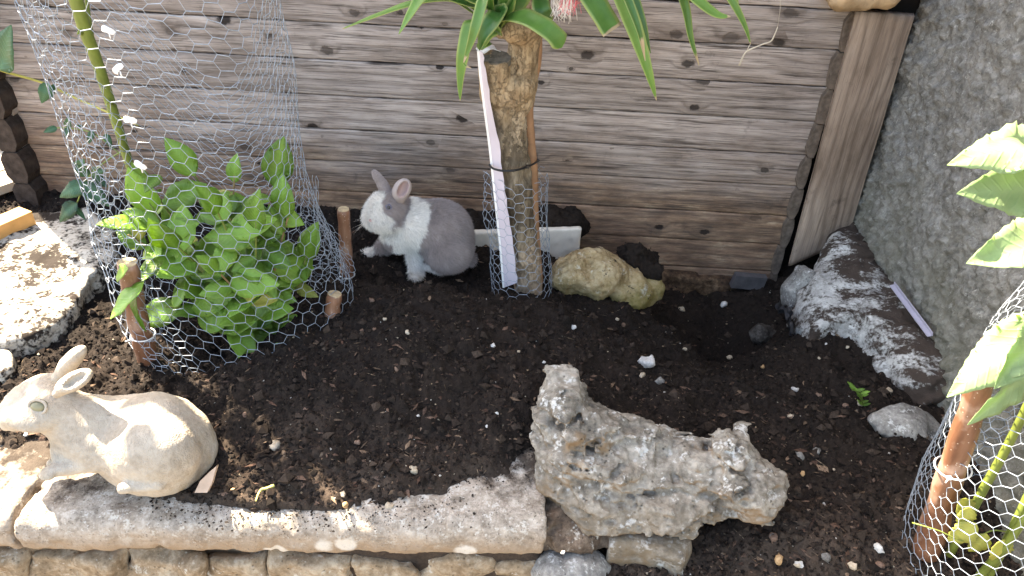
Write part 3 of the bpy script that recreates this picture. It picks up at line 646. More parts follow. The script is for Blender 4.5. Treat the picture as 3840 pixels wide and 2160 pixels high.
# ================================================================== PLANK WALL
TILT = -0.0103
WY = 1.906
wall = thing('plank_wall', 'weathered grey wooden plank wall with dark knots behind the planting bed', 'wall', (0, WY, 0))
PITCH = 0.0955; TOPZ = 0.646
def plank_mesh(seed, L=2.20):
    n, prof = 120, [(-.5, 0.005), (-.49, 0.0008), (-.45, 0.0), (-.2, 0.0), (0, 0), (.2, 0), (.45, 0.0), (.49, 0.0008), (.5, 0.005)]
    xs = np.linspace(-L / 2, L / 2, n); V = []
    for x in xs:
        for pz, py in prof: V.append((x, py, pz * (PITCH - 0.0022)))
    V = np.array(V); m = len(prof)
    q = V * np.array([1.5, 0, 14]) + seed * 9.1
    V[:, 1] += 0.0012 * fbm(q, 1.5, 4, seed)
    edge = np.tile(np.array([a for a, _ in prof]), n)
    V[:, 2] += np.where(np.abs(edge) > 0.48, 0.0012 * fbm(V * np.array([1, 0, 0]) + seed * 3 + np.sign(edge)[:, None], 22, 4, seed), 0)
    back = V.copy(); back[:, 1] = 0.03
    i = np.arange(n - 1)[:, None] * m; j = np.arange(m - 1)[None, :]
    Q = np.stack([i + j, i + m + j, i + m + j + 1, i + j + 1], -1).reshape(-1, 4)
    n0 = n * m
    E = []
    for a in range(n - 1):
        E.append([a * m, n0 + a * m, n0 + (a + 1) * m, (a + 1) * m]); E.append([a * m + m - 1, (a + 1) * m + m - 1, n0 + (a + 1) * m + m - 1, n0 + a * m + m - 1])
    for b in range(m - 1):
        E.append([b, b + 1, n0 + b + 1, n0 + b]); l = (n - 1) * m; E.append([l + b + 1, l + b, n0 + l + b, n0 + l + b + 1])
    return new_mesh('plank', np.concatenate([V, back]), np.concatenate([Q, Q[:, ::-1] + n0, np.array(E)]), M['plank'])
pm = [plank_mesh(s) for s in range(5)]
zs = [TOPZ - PITCH / 2 - PITCH * k for k in range(-14, 9)]
R_ = Matrix.Rotation(TILT, 4, 'Y')
XC = -0.30
def tilt(x): return 0.0103 * (x - 0.42)
for k, z in enumerate(zs):
    o = link('plank', pm[k % 5], wall, (XC, (0.0013 if k % 2 else 0) , z + tilt(XC))); o.rotation_euler = (0, TILT, 0)
V, Q = box((-.20, WY + 0.05, 0.81), (2.44, 0.02, 2.32)); part('light_block_board', V, Q, M['void'], wall, False)  # added black board: darkens plank gaps, blocks sun leaking at the corner
def log_end(name, xc, z, wd, y0, y1, mt, sd):
    h = PITCH / 2 - 0.001; cx = 0.55
    rg = random.Random(sd); w2 = wd / 2
    poly = [(-w2, -h * cx), (-w2 * .55, -h), (w2 * .7, -h), (w2, -h * .5), (w2, h * .5), (w2 * .7, h), (-w2 * .55, h), (-w2, h * cx)]
    poly = [(xc + a + rg.uniform(-.003, .003), z + b + (rg.uniform(-.002, .002) if abs(b) < h * .9 else 0)) for a, b in poly]
    V, Fq = prism(poly, y0, y1, 1)
    part(name, V, Fq, mt, wall, False)
for k, z in enumerate(zs):
    rg = random.Random(k)
    log_end('log_end', -1.412 + 0.004 * math.sin(k), z + tilt(-1.4), 0.062, WY - 0.055 - 0.006 * rg.random(), WY + 0.03, M['endgrain'], k)
    log_end('log_end', -1.428 + rg.uniform(-.006, .006), z - 0.02 + tilt(-1.4), 0.066, WY - 0.022 + 0.002 * rg.random(), WY + 0.05, M['greyend'], 50 + k)
    log_end('log_end', 0.786 + rg.uniform(-.002, .002), z + tilt(.78), 0.026, WY - 0.016 - 0.003 * rg.random(), WY + 0.03, M['brownend'], 90 + k)
# rotten sill under the lowest plank on the right
def fsill(P):
    d = sdf_box(P, (0.15, WY + 0.005, -0.20), (1.25, 0.07, 0.135), 0.012)
    return d + 0.010 * fbm(P * np.array([1, 1, 3.5]), 12, 4, 5) + 0.02 * sst(0.55, 0.9, P[..., 0] + 0.12 * fbm(P, 14, 3, 8))
V, Q = sdf_mesh(fsill, (-.52, WY - .06, -.30), (.82, WY + .06, -.10), 0.006)
part('sill_beam', V, Q, M['rot'], wall, label='rotten brown sill beam under the lowest plank')

# board standing in the corner
b0, b1, b2, b3 = PY(3212, 45, 1.86), PY(3432, 62, 1.90), PY(3178, 905, 1.87), PY(2958, 1000, 1.83)
def fboard(): 
    n = 40; V = []
    lc = np.linspace(0, 1, n)
    for t in lc:
        a = b0 + (b3 - b0) * t; b = b1 + (b2 - b1) * t
        for s in (0, .04, .3, .7, .96, 1): V.append(a + (b - a) * s + np.array([0, 0.004 if s in (0, 1) else 0, 0]) + 0.0012 * np.array([0, vnoise(np.array([[t * 9, s * 4, 1.0]]))[0], 0]))
    V = np.array(V); m = 6
    B = V + np.array([0.012, 0.035, 0])
    i = np.arange(n - 1)[:, None] * m; j = np.arange(m - 1)[None, :]
    Q = np.stack([i + j, i + m + j, i + m + j + 1, i + j + 1], -1).reshape(-1, 4); n0 = n * m
    E = []
    for a in range(n - 1):
        E += [[a * m, n0 + a * m, n0 + (a + 1) * m, (a + 1) * m], [a * m + m - 1, (a + 1) * m + m - 1, n0 + (a + 1) * m + m - 1, n0 + a * m + m - 1]]
    for b in range(m - 1):
        l = (n - 1) * m; E += [[b + 1, b, n0 + b, n0 + b + 1], [l + b, l + b + 1, n0 + l + b + 1, n0 + l + b]]
    return np.concatenate([V, B]), np.concatenate([Q[:, ::-1], Q + n0, np.array(E)])
V, Q = fboard()
solo('corner_board', V, Q, M['board'], 'plain brown board standing upright in the corner beside the roughcast wall', 'board')
# log lump resting on top of the board
lc = PY(3275, -25, 1.85)
def flog(P):
    d = sdf_box(P, lc + np.array([-.02, .03, .03]), (0.17, 0.13, 0.13), 0.03)
    return d + 0.010 * fbm(P, 18, 4, 3)
V, Q = sdf_mesh(flog, lc - .16, lc + .18, 0.006)
solo('wood_chunk', V, Q, M['logwood'], 'rough sawn light brown chunk of log resting on top of the corner board', 'log')

# ================================================================== ROUGHCAST WALL
def rc(y, z): return 0.955 + 0.012 * (y - 1.5)
ys = np.arange(0.2, 2.02, 0.0055); zz_ = np.concatenate([np.arange(-0.35, 1.0, 0.0055), np.linspace(1.05, 2.3, 26)])
Yg, Zg = np.meshgrid(ys, zz_, indexing='ij'); Xg = rc(Yg, Zg)
p = np.stack([Xg, Yg, Zg], -1)
sh = p @ np.array([[1, 0, 0], [0, 1, .0], [0, .5, .8]])
Xg = Xg - 0.011 * np.maximum(0, fbm(sh, 80, 3, 31) + 0.2) ** 1.0 - 0.012 * fbm(p, 7, 2, 4) + 0.002 * fbm(sh, 170, 2, 8)
V = np.stack([Xg, Yg, Zg], -1).reshape(-1, 3); nyy, nzz = Yg.shape
i = np.arange(nyy - 1)[:, None] * nzz; j = np.arange(nzz - 1)[None, :]
Q = np.stack([i + j, i + j + 1, i + nzz + j + 1, i + nzz + j], -1).reshape(-1, 4)
back = box((1.09, 1.11, 0.975), (0.14, 1.82, 2.65))
V, Fq = join([(V, [Q]), (back[0], [back[1]])])
solo('roughcast_wall', V, Fq, M['roughcast'], 'grey roughcast rendered wall rising on the right of the bed', 'wall')

# ================================================================== LOW GARDEN WALL: coping and rubble below
gwall = thing('garden_wall', 'low rubble garden wall with pale rounded stone coping along the front of the bed', 'wall', (-0.4, 0.87, -0.6))
cuts = [-1.75, -0.838, 0.096]
for k in range(2):
    xa, xb = cuts[k] + 0.0015, cuts[k + 1] - 0.0015
    def fc(P, xa=xa, xb=xb, k=k):
        sk = 0.06 * (P[..., 0] - 0.09)         # the edge runs slightly towards the camera on the left
        Pq = P.copy(); Pq[..., 1] = P[..., 1] - sk
        q = np.abs(Pq[..., 0] - (xa + xb) / 2) - (xb - xa) / 2 + 0.006
        d = sdf_box(Pq, ((xa + xb) / 2, 0.98, -0.073), (xb - xa + 0.2, 0.27, 0.092), 0.038)
        d = np.maximum(d, q)
        for xs_, dp in ((-.600, .005), (-.470, .003), (-.392, .005), (-.18, .003)):       # old cracks across the front face
            d = d + dp * np.exp(-((P[..., 0] - xs_ - .006 * fbm(P * np.array([0, 1, 1], dtype=np.float32), 40, 2, 5)) / .0045) ** 2) * (1 - sst(-.05, -.03, P[..., 2] + .02 * (P[..., 1] < .9)))
        return d + 0.0035 * fbm(P, 13, 3, 60 + k) + 0.003 * fbm(P, 60, 3, 70 + k)
    V, Q = sdf_mesh(fc, (xa - .02, .70, -.145), (xb + .02, 1.13, -.01), 0.0055)
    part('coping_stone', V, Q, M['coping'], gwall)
rg = random.Random(5)
x = -1.5; row = 0
for row, (z0, hgt) in enumerate(((-0.172, 0.085), (-0.270, 0.10), (-0.385, 0.12))):
    x = -1.5 + 0.07 * row
    while x < 0.09:
        wd = rg.uniform(0.10, 0.22); wd = min(wd, 0.115 - x + 0.0) if x + wd > 0.115 else wd
        if wd < 0.03: break
        if 0.115 - x - wd < 0.06: wd = 0.115 - x
        cx = x + wd / 2; cy = 0.902 + 0.06 * (cx - .09) + rg.uniform(-.008, .006); sdn = rg.randint(0, 999); hh = hgt * rg.uniform(.82, .98)
        def fs(P, cx=cx, cy=cy, wd=wd, hh=hh, sdn=sdn, z0=z0):
            return sdf_box(P, (cx, cy, z0), (wd - .006, 0.11, hh), 0.007) + 0.016 * fbm(P, 15, 5, sdn)
        V, Q = sdf_mesh(fs, (cx - wd / 2 - .02, cy - .08, z0 - hh / 2 - .02), (cx + wd / 2 + .02, cy + .08, z0 + hh / 2 + .02), 0.007)
        part('rubble_stone', V, Q, M['rubble'], gwall)
        x += wd
def fm(P):
    q = P.copy(); q[..., 1] -= 0.06 * (P[..., 0] - .09)
    return sdf_box(q, (-0.70, 0.950, -0.35), (1.64, 0.15, 0.48), 0.01) + 0.010 * fbm(P, 20, 3, 88)
V, Q = sdf_mesh(fm, (-1.6, .74, -.62), (.16, 1.06, -.09), 0.011)
part('mortar_core', V, Q, M['mortar'], gwall)

# ================================================================== ROCKS
def blobs(L, k, amp, f, octv, seed, amp2=0.0, f2=60, strat=(1, 1, 1)):
    def fn(P):
        d = None
        for (c, r, M_) in L:
            e = sdf_ell(P, c, r, M_); d = e if d is None else smin(d, e, k)
        q = P * np.array(strat, dtype=np.float32)
        d = d + amp * fbm(q, f, octv, seed)
        if amp2: d = d + amp2 * np.abs(fbm(q, f2, 3, seed + 9))
        return d
    lo = np.min([np.asarray(c) - max(r) for c, r, _ in L], 0) - amp * 2; hi = np.max([np.asarray(c) + max(r) for c, r, _ in L], 0) + amp * 2
    return fn, lo, hi
def zb8(zx, zy): return 1400 + zx / 1.61, 1300 + zy / 1.61
def rockblob(zx, zy, rx, rz, ry=None, ang=0.0, dy=0.0):
    px, py = zb8(zx, zy); y = 1.075 - (py - 1395) / 555 * 0.19 + dy
    c = PY(px, py, y); s = 1.61 * PW(c)
    rz_ = rz / s / 0.80
    return (c, (rx / s, ry or max(0.035, min(rx, rz) / s * 0.9), rz_), rotm('Y', math.radians(ang)))
L = [rockblob(1145, 320, 188, 108, 0.065, 12, .02), rockblob(1270, 440, 150, 110, .06, 20, .02), rockblob(1085, 460, 135, 150, 0.055, 0, .02), rockblob(1190, 740, 200, 150, .06, 10, .02), rockblob(1190, 480, 118, 78, 0.045, 0, -.015),
     rockblob(1560, 610, 500, 150, 0.070, 22, .03), rockblob(1450, 720, 400, 110, 0.06, 14, 0.0), rockblob(1950, 700, 190, 110, 0.06, 5, .02),
     rockblob(2150, 720, 215, 170, 0.08, 8, .02), rockblob(2235, 575, 85, 75, 0.045, 0, .02), rockblob(2020, 600, 60, 50, 0.03, 20, .02), rockblob(2280, 850, 205, 165, 0.075, -12, 0.02),
     rockblob(1230, 800, 200, 130, 0.06, 10, .02), rockblob(1500, 890, 430, 150, 0.075, 10, .02), rockblob(1760, 960, 260, 120, 0.065, 5, .015), rockblob(1950, 860, 300, 130, .075, 0, .035), rockblob(1350, 960, 260, 90, .06, 8, .02)]
fn, lo, hi = blobs(L, 0.012, 0.013, 17, 4, 12, 0.016, 30, (1, 1, 1.9))
V, Q = sdf_mesh(fn, lo, hi, 0.0038)
solo('limestone_rock', V, Q, M['limestone'], 'large craggy grey limestone rock with white lichen at the front of the bed', 'rock')
fr = [PZ(*zb8(a, b), -0.065) for a, b in ((1440, 1020), (1660, 1040), (1930, 1070), (1890, 1290), (1790, 1265), (1640, 1205), (1435, 1180))]
def ffrag(P): return sdf_prism(P, [(a[0], a[1]) for a in fr], -0.15, -0.063, 0.012) + 0.006 * fbm(P, 22, 4, 14)
A = np.array(fr)
V, Q = sdf_mesh(ffrag, A.min(0) + [-.04, -.04, -.09], A.max(0) + [.04, .04, .06], 0.0045)
solo('stone_fragment', V, Q, M['limestone'], 'flat pointed stone fragment with white lichen dots under the large limestone rock', 'rock')
c = PZ(2110, 1960, -0.09)
fn, lo, hi = blobs([(c, (.10, .06, .045), None), (c + [.11, -.01, -.005], (.07, .05, .035), None)], 0.02, 0.014, 24, 5, 33, .010, 60)
V, Q = sdf_mesh(fn, lo, hi, 0.006)
solo('embedded_stone', V, Q, M['earthstone'], 'brown earth-covered stone between the coping end and the large limestone rock', 'rock')
c = PZ(2140, 2150, -0.15)
fn, lo, hi = blobs([(c, (.075, .05, .05), None)], 0.03, 0.010, 22, 4, 35)
V, Q = sdf_mesh(fn, lo, hi, 0.006)
solo('bank_stone', V, Q, M['greyrock'], 'grey-brown stone with white flecks in the bank at the bottom edge', 'rock')

# mossy boulder next to the trunk, two lobes
def pb(px, py, y): return PY(px, py, y)
s = PW(pb(2250, 1040, 1.56))
L = [(pb(2215, 1030, 1.62), (150 / s, .075, 88 / s), rotm('Y', math.radians(4))), (pb(2150, 1020, 1.60), (90 / s, .06, 70 / s), None), (pb(2345, 1075, 1.63), (125 / s, .07, 80 / s), rotm('Y', math.radians(25))), (pb(2430, 1085, 1.66), (62 / s, .055, 70 / s), None)]
fn, lo, hi = blobs(L, 0.012, 0.012, 17, 5, 44, .006, 60)
V, Q = sdf_mesh(fn, lo, hi, 0.005)
solo('mossy_boulder', V, Q, M['boulder'], 'yellowish mossy boulder lying to the right of the yucca trunk', 'rock')
L = [(pb(2395, 975, 1.70), (85 / s, .06, 60 / s), rotm('Y', math.radians(30))), (pb(2440, 1010, 1.69), (45 / s, .05, 55 / s), None)]
fn, lo, hi = blobs(L, 0.03, 0.014, 26, 5, 45, .009, 110)
V, Q = sdf_mesh(fn, lo, hi, 0.0045)
solo('soil_heap', V, Q, M['soil'], kind='stuff', label='dark soil heaped on the back of the mossy boulder', cat='soil heap')

# marble strip behind the trunk with soil behind it
a, b = PZ(1740, 874, .062), PZ(2184, 858, .062)
d = (b - a)[:2] / np.linalg.norm((b - a)[:2]); nrm = np.array([-d[1], d[0]])
poly = [tuple(a[:2] - d * .1), tuple(b[:2]), tuple(b[:2] + nrm * .02), tuple(a[:2] - d * .1 + nrm * .02)]
def ft(P): return sdf_prism(P, poly, -0.06, 0.062, 0.004) + 0.0015 * fbm(P, 40, 3, 2)
A = np.array(poly)
V, Q = sdf_mesh(ft, (*(A.min(0) - .02), -.08), (*(A.max(0) + .02), .08), 0.0045)
solo('marble_strip', V, Q, M['tile'], 'cream white stone slab standing on edge behind the yucca trunk', 'slab')
L = [(np.array([a[0] + t * (b[0] - a[0] - .04), a[1] + t * (b[1] - a[1]) + .075, .025 + .012 * math.sin(t * 9)]), (.07, .06, .05), None) for t in np.linspace(0, 1, 6)]
fn, lo, hi = blobs(L, 0.02, 0.010, 30, 5, 46, .008, 130)
V, Q = sdf_mesh(fn, lo, hi, 0.005)
solo('soil_strip', V, Q, M['soil'], kind='stuff', label='soil banked between the white slab and the plank wall', cat='soil bank')

# flat pale slab on the left, and its neighbour at the edge
pl = [PZ(*q, 0.035)[:2] for q in ((-500, 830), (60, 800), (190, 790), (330, 770), (420, 850), (445, 930), (420, 985), (335, 1030), (300, 1110), (215, 1200), (110, 1255), (-30, 1290), (-500, 1300))]
def fsl(P): return sdf_prism(P, pl, -0.10, 0.035, 0.014) + 0.007 * fbm(P, 13, 4, 51) + 0.002 * fbm(P, 80, 3, 52)
A = np.array(pl)
V, Q = sdf_mesh(fsl, (A[:, 0].min() - .02, A[:, 1].min() - .03, -.12), (A[:, 0].max() + .03, A[:, 1].max() + .03, .06), 0.006)
solo('stone_slab', V, Q, M['slab'], 'flat pale stone slab littered with soil at the left behind the wire cage', 'slab')
pl2 = [PZ(*q, 0.02)[:2] for q in ((-400, 1290), (10, 1285), (45, 1320), (40, 1370), (0, 1400), (-400, 1410))]
def fsl2(P): return sdf_prism(P, pl2, -0.10, 0.02, 0.014) + 0.006 * fbm(P, 15, 4, 56)
A = np.array(pl2)
V, Q = sdf_mesh(fsl2, (A[:, 0].min() - .02, A[:, 1].min() - .03, -.12), (A[:, 0].max() + .03, A[:, 1].max() + .03, .05), 0.006)
solo('edge_stone', V, Q, M['slab'], 'small piece of pale stone at the left edge above the statue ears', 'stone')

# ledge of limewashed stone along the foot of the roughcast wall
pl = [PZ(*q, 0.05)[:2] for q in ((3010, 1015), (3060, 965), (3110, 880), (3190, 840), (3420, 1060), (3620, 1330), (3640, 1470), (3500, 1450), (3400, 1400), (3300, 1270), (3210, 1190), (3120, 1180), (3070, 1175), (3020, 1100))]
def fl(P):
    zt = 0.0 + 0.085 * sst(0.68, 0.95, P[..., 0]) - 0.045 * (1 - sst(1.15, 1.35, P[..., 1]))
    q = P.copy(); q[..., 2] = P[..., 2] - zt
    return sdf_prism(q, pl, -0.30, 0.0, 0.05) + 0.013 * fbm(P, 11, 4, 61) + 0.005 * fbm(P, 50, 3, 62)
A = np.array(pl)
V, Q = sdf_mesh(fl, (A[:, 0].min() - .05, A[:, 1].min() - .05, -.25), (min(A[:, 0].max() + .05, 1.0), A[:, 1].max() + .05, .14), 0.006)
solo('limewashed_ledge', V, Q, M['lime'], 'long low stone ledge with white lime and dark soil along the roughcast wall', 'ledge')
s = PW(PZ(3000, 1090, 0))
L = [(PZ(2998, 1080, -.03), (52 / s, .05, 95 / s), rotm('Y', .15)), (PZ(3030, 1150, -.05), (40 / s, .04, 50 / s), None)]
fn, lo, hi = blobs(L, 0.02, 0.008, 24, 4, 64)
V, Q = sdf_mesh(fn, lo, hi, 0.005)
solo('ledge_block', V, Q, M['greyrock'], 'light grey stone block at the near end of the ledge beside the hole', 'rock')
for (px, py, rx, rz, nm, lab, mt) in ((3430, 1420, 75, 50, 'ledge_stone', 'whitish stone at the foot of the ledge nearest the small green seedling', M['lime']),
                                  (3420, 1610, 150, 75, 'half_buried_rock', 'broad grey rock half buried in soil beside the right wire cage', M['greyrock']),
                                  (3770, 1620, 150, 190, 'cage_rock', 'pale grey boulder standing behind the netting of the right wire cage', M['greyrock'])):
    c = PZ(px, py, 0.0) + np.array([0, .02, -.015]); s = PW(c)
    fn, lo, hi = blobs([(c, (rx / s, .05, rz / s), rotm('Y', .2)), (c + np.array([rx / s * .5, .01, -.01]), (rx / s * .6, .045, rz / s * .7), None)], 0.02, 0.012, 20, 4, int(px))
    V, Q = sdf_mesh(fn, lo, hi, 0.006); solo(nm, V, Q, mt, lab, 'rock')
c = PZ(2872, 1262, -0.19); s = PW(c)
fn, lo, hi = blobs([(c, (62 / s, .04, 42 / s), None), (c + np.array([-.02, 0, .01]), (35 / s, .035, 35 / s), None)], 0.015, 0.008, 30, 4, 71, .004, 80)
V, Q = sdf_mesh(fn, lo, hi, 0.004); solo('hole_stone', V, Q, M['hole_rock'], 'dirty grey stone lying at the bottom of the dug hole', 'rock')
c = PZ(2620, 1118, -0.235); s = PW(c)
fn, lo, hi = blobs([(c + np.array([k * .05 + .013 * math.sin(k * 5), .035 + .03 * math.sin(k * 2.3), .004 * math.sin(k * 3) - .008]), (.02 + .012 * math.sin(k * 4.1) ** 2, .03, .014 + .01 * math.sin(k * 2.9) ** 2), None) for k in range(-3, 5)], 0.008, 0.011, 34, 4, 72, .005, 90)
V, Q = sdf_mesh(fn, lo, hi, 0.005); solo('footing_rubble', V, Q, M['hole_rock'], 'row of dark broken footing stones under the rotten sill beam', 'rubble')
c = PY(2800, 1052, 1.865)
V, Q = prism([(-.045, -.022), (.05, -.026), (.055, .02), (-.038, .022)], -.012, .012, 1)
solo('slate_piece', V + c, Q, m_simple('dark_slate', (0.085, 0.08, 0.085), 0.6, 0.3, 0.3), 'dark grey slate piece leaning under the plank wall above the hole', 'slate', smooth=False)
# crumpled black sheet in the hole
n = 22; u = np.linspace(-1, 1, n); Ua, Ub = np.meshgrid(u, u, indexing='ij'); c = PZ(2962, 1232, -0.085)
p = np.stack([Ua, Ub, 0 * Ua], -1)
V = np.stack([c[0] + .035 * Ua + .008 * fbm(p, 2, 3, 1), c[1] + .06 * Ub + .010 * fbm(p, 2, 3, 2), c[2] + .025 * fbm(p, 1.6, 4, 3) - .03 * Ua + .02], -1).reshape(-1, 3)
i = np.arange(n - 1)[:, None] * n; j = np.arange(n - 1)[None, :]; Q = np.stack([i + j, i + n + j, i + n + j + 1, i + j + 1], -1).reshape(-1, 4)
V2 = np.concatenate([V, V - np.array([0, 0, .001])]); Q2 = np.concatenate([Q, Q[:, ::-1] + n * n])
solo('black_sheet', V2, Q2, M['blacksheet'], 'crumpled scrap of black plastic sheet between the hole and the grey block', 'sheet')
# lilac strip on the ledge
a, b = PZ(3345, 1070, .112), PZ(3488, 1262, .104)
t, sv, nv = frame(b - a, np.array([-.3, -.2, 1])); L_ = np.linalg.norm(b - a)
V = []
for k in (0, 1):
    for (q, r) in ((-.006, 0), (.006, 0), (.006, .010), (.004, .010), (.004, .002), (-.006, .002)): V.append(a + t * L_ * k + sv * q + nv * r)
Q = [np.array([[i, (i + 1) % 6, 6 + (i + 1) % 6, 6 + i] for i in range(6)]), np.array([[0, 1, 2, 3, 4, 5][::-1], [6, 7, 8, 9, 10, 11]])]
solo('plastic_strip', V, Q, M['greystrip'], 'thin lilac grey plastic angle strip lying on the ledge', 'strip', smooth=False)

# ================================================================== DECK AND TIMBER ON THE LEFT, beyond the end of the wall
deck = thing('deck', 'sunlit pale wooden deck boards beyond the left end of the plank wall', 'deck', (-2.1, 2.0, -0.05))
for k in range(9):
    dd = np.array([math.cos(math.radians(60)), math.sin(math.radians(60)), 0]); dn = np.array([-dd[1], dd[0], 0])
    V, Q = box((0, 0, 0), (1.3, 0.088, 0.025), rotm('Z', math.radians(60)))
    part('deck_board', V + np.array([-1.56, 1.80, 0.025 + .002 * (k % 2)]) + dd * .65 + dn * .095 * k, Q, M['deck'], deck, False)
ta, tb = PZ(-160, 930, .05), PZ(105, 812, .05)
t, sv, nv = frame(tb - ta, (0, 0, 1)); Rm = np.stack([t, sv, nv], 1)
V, Q = box((ta + tb) / 2 + np.array([0, 0, .0]), (np.linalg.norm(tb - ta), 0.05, 0.045), Rm)
solo('timber_piece', V, Q, M['orangewood'], 'short piece of orange timber lying on the pale slab at the left edge', 'timber', smooth=False)

# ================================================================== YUCCA
yt = PZ(1985, 1100, 0)
yucca = thing('yucca', 'thick-stemmed yucca with strap leaves standing in the middle of the bed', 'plant', yt)
YC = 1.55
def yp(px, py, dy=0.0): return PY(px, py, YC + dy)
tp = [yp(1988, 1130), yp(1968, 950), yp(1950, 776), yp(1928, 620), yp(1910, 480), yp(1885, 340)]
tr = [50, 51, 51, 52, 53, 60]
sc_ = PW(tp[2])
def ftr(P):
    d = None
    for i in range(5):
        e = sdf_cap(P, tp[i], tp[i + 1], tr[i] / sc_, tr[i + 1] / sc_); d = e if d is None else smin(d, e, 0.01)
    st = sdf_cap(P, yp(1868, 340, -.01), yp(1856, 225, -.012), 58 / sc_, 52 / sc_)
    st = np.maximum(st, (P - yp(1858, 222, -.012)) @ np.array([0.0, -0.12, 0.99], dtype=np.float32))
    d = smin(d, st, 0.006)
    br = sdf_cap(P, yp(1940, 370, .0), yp(1960, 230, .01), 54 / sc_, 48 / sc_)
    br = smin(br, sdf_cap(P, yp(1960, 230, .01), yp(1975, 110, .02), 48 / sc_, 46 / sc_), 0.006)
    br = smin(br, sdf_cap(P, yp(1975, 110, .02), yp(2035, -40, .03), 44 / sc_, 30 / sc_), 0.01)
    br = smin(br, sdf_cap(P, yp(2035, -40, .03), yp(2075, -330, .03), 30 / sc_, 30 / sc_), 0.01)
    d = smin(d, br, 0.004)
    d = smin(d, sdf_ell(P, yp(1950, 335, -.02), (48 / sc_, .025, 42 / sc_)), 0.010)
    d = smin(d, sdf_ell(P, yp(1945, 118, -.01), (52 / sc_, .03, 38 / sc_)), 0.012)
    d = smin(d, sdf_ell(P, yp(1880, 105, .01), (30 / sc_, .022, 28 / sc_)), 0.010)
    q = P * np.array([1, 1, .3], dtype=np.float32)
    fl_ = sst(.05, .12, fbm(P * np.array([1, 1, .55], dtype=np.float32), 20, 3, 84))
    return d + 0.004 * fbm(q, 45, 4, 81) + 0.003 * fbm(P, 22, 3, 82) - .0035 * fl_ + .0012 * fbm(q, 150, 2, 85)
V, Q = sdf_mesh(ftr, np.min(tp, 0) - [.10, .07, .02], np.max(tp, 0) + [.14, .08, .42], 0.0036)
part('trunk', V, Q, M['bark'], yucca)
# flat cut face on the stump
an = np.linspace(0, 2 * math.pi, 25)[:-1]; cc = yp(1857, 218, -.012)
V = [cc + np.array([0, 0, .003])] + [cc + np.array([math.cos(q) * .0335, math.sin(q) * .0325, .003 + .004 * math.sin(q)]) for q in an]
V2 = np.array(V); V2 = np.concatenate([V2, V2 - np.array([0, 0, .012])])
Q = [np.array([[0, i + 1, (i + 1) % 24 + 1] for i in range(24)]), np.array([[i + 1, 26 + i, 26 + (i + 1) % 24, (i + 1) % 24 + 1] for i in range(24)])]
part('cut_face', V2, Q, M['cutdark'], yucca, False)
def strap(pts, wpx, nrm=(0, -.75, .65), tip='point', dry=0.0, fold=0.22, k=26, name='leaf', seed=0, base=0.6):
    P = spline(np.array(pts), k); t = np.linspace(0, 1, k)
    s = PW(P[k // 2])
    if tip == 'point': W = (wpx / s) * np.minimum(1, base + (1 - base) * t / .25) * np.clip((1 - t) / .42, 0, 1) ** 0.75
    elif tip == 'round': W = (wpx / s) * np.minimum(1, base + (1 - base) * t / .4) * np.clip((1 - t) / .12, 0, 1) ** 0.5
    else: W = (wpx / s) * np.minimum(1, base + (1 - base) * t / .3) * (1 - .12 * t)
    W = np.maximum(W, .0006)
    V, Q = ribbon(P, W, nrm, fold, 6, 0.04, seed, 0.0016)
    row = np.tile(np.abs(np.linspace(-1, 1, 7)), k); c = np.zeros((k * 7, 3)); c[:, 0] = np.clip((row - .75) / .25, 0, 1); c[:, 1] = np.repeat(np.clip((t - 1 + dry) / max(dry, 1e-3) * 1.1, 0, 1) if dry else t * 0.1, 7)
    c = np.concatenate([c, c])
    part(name, V, Q, M['yucca'], yucca, True, c)
def yq(*L): return [yp(a, b, d) for a, b, d in L]
strap(yq((1790, 60, -.02), (1690, 0, -.05), (1560, 10, -.08), (1420, 55, -.10), (1284, 107, -.12)), 17, (0, -.3, .95), dry=.04, seed=1)
strap(yq((1800, 40, -.02), (1680, -60, -.06), (1590, -20, -.10), (1540, 50, -.12), (1495, 128, -.13)), 24, (-.4, -.8, .4), dry=.0, seed=2)
strap(yq((1872, 110, -.02), (1890, 72, -.05), (1950, 60, -.09), (2030, 95, -.12), (2085, 140, -.13), (2108, 178, -.13)), 42, (.05, -.55, .8), 'round', fold=.12, seed=3, base=.45)
strap(yq((1868, 95, -.03), (1880, 45, -.06), (1850, 75, -.10), (1815, 130, -.11), (1797, 190, -.11)), 34, (-.3, -.9, .3), dry=.0, fold=.4, seed=4)
strap(yq((1850, 100, -.01), (1800, 60, -.06), (1765, 90, -.10), (1740, 200, -.12), (1728, 290, -.12), (1725, 378, -.12)), 30, (-.5, -.8, .1), dry=.03, fold=.3, seed=5)
strap(yq((1850, 80, -.03), (1830, -40, -.10), (1812, 0, -.15), (1785, 100, -.17), (1762, 170, -.17), (1738, 235, -.17)), 22, (-.3, -.9, .2), dry=.16, fold=.35, seed=6)
strap(yq((1738, 235, -.17), (1748, 248, -.17), (1768, 256, -.17)), 4, (0, -.9, .2), dry=1.0, seed=66, k=10)
strap(yq((1870, 90, 0), (1820, 20, -.05), (1740, -20, -.08), (1640, -50, -.10)), 34, (-.2, -.6, .8), seed=7)
strap(yq((1870, 90, 0), (1850, 0, -.02), (1790, -70, -.05), (1720, -120, -.07)), 34, (-.3, -.7, .6), seed=8)
strap(yq((1885, 90, -.02), (1900, 10, -.04), (1910, -70, -.05), (1900, -150, -.05)), 34, (0, -1, .2), seed=9)
strap(yq((1890, 90, -.02), (1935, 20, -.04), (1975, -60, -.05), (1990, -150, -.05)), 36, (.2, -1, .2), seed=10)
strap(yq((1870, 130, -.03), (1850, 110, -.06), (1830, 130, -.07), (1815, 175, -.07)), 28, (-.3, -.9, .3), fold=.2, seed=11)
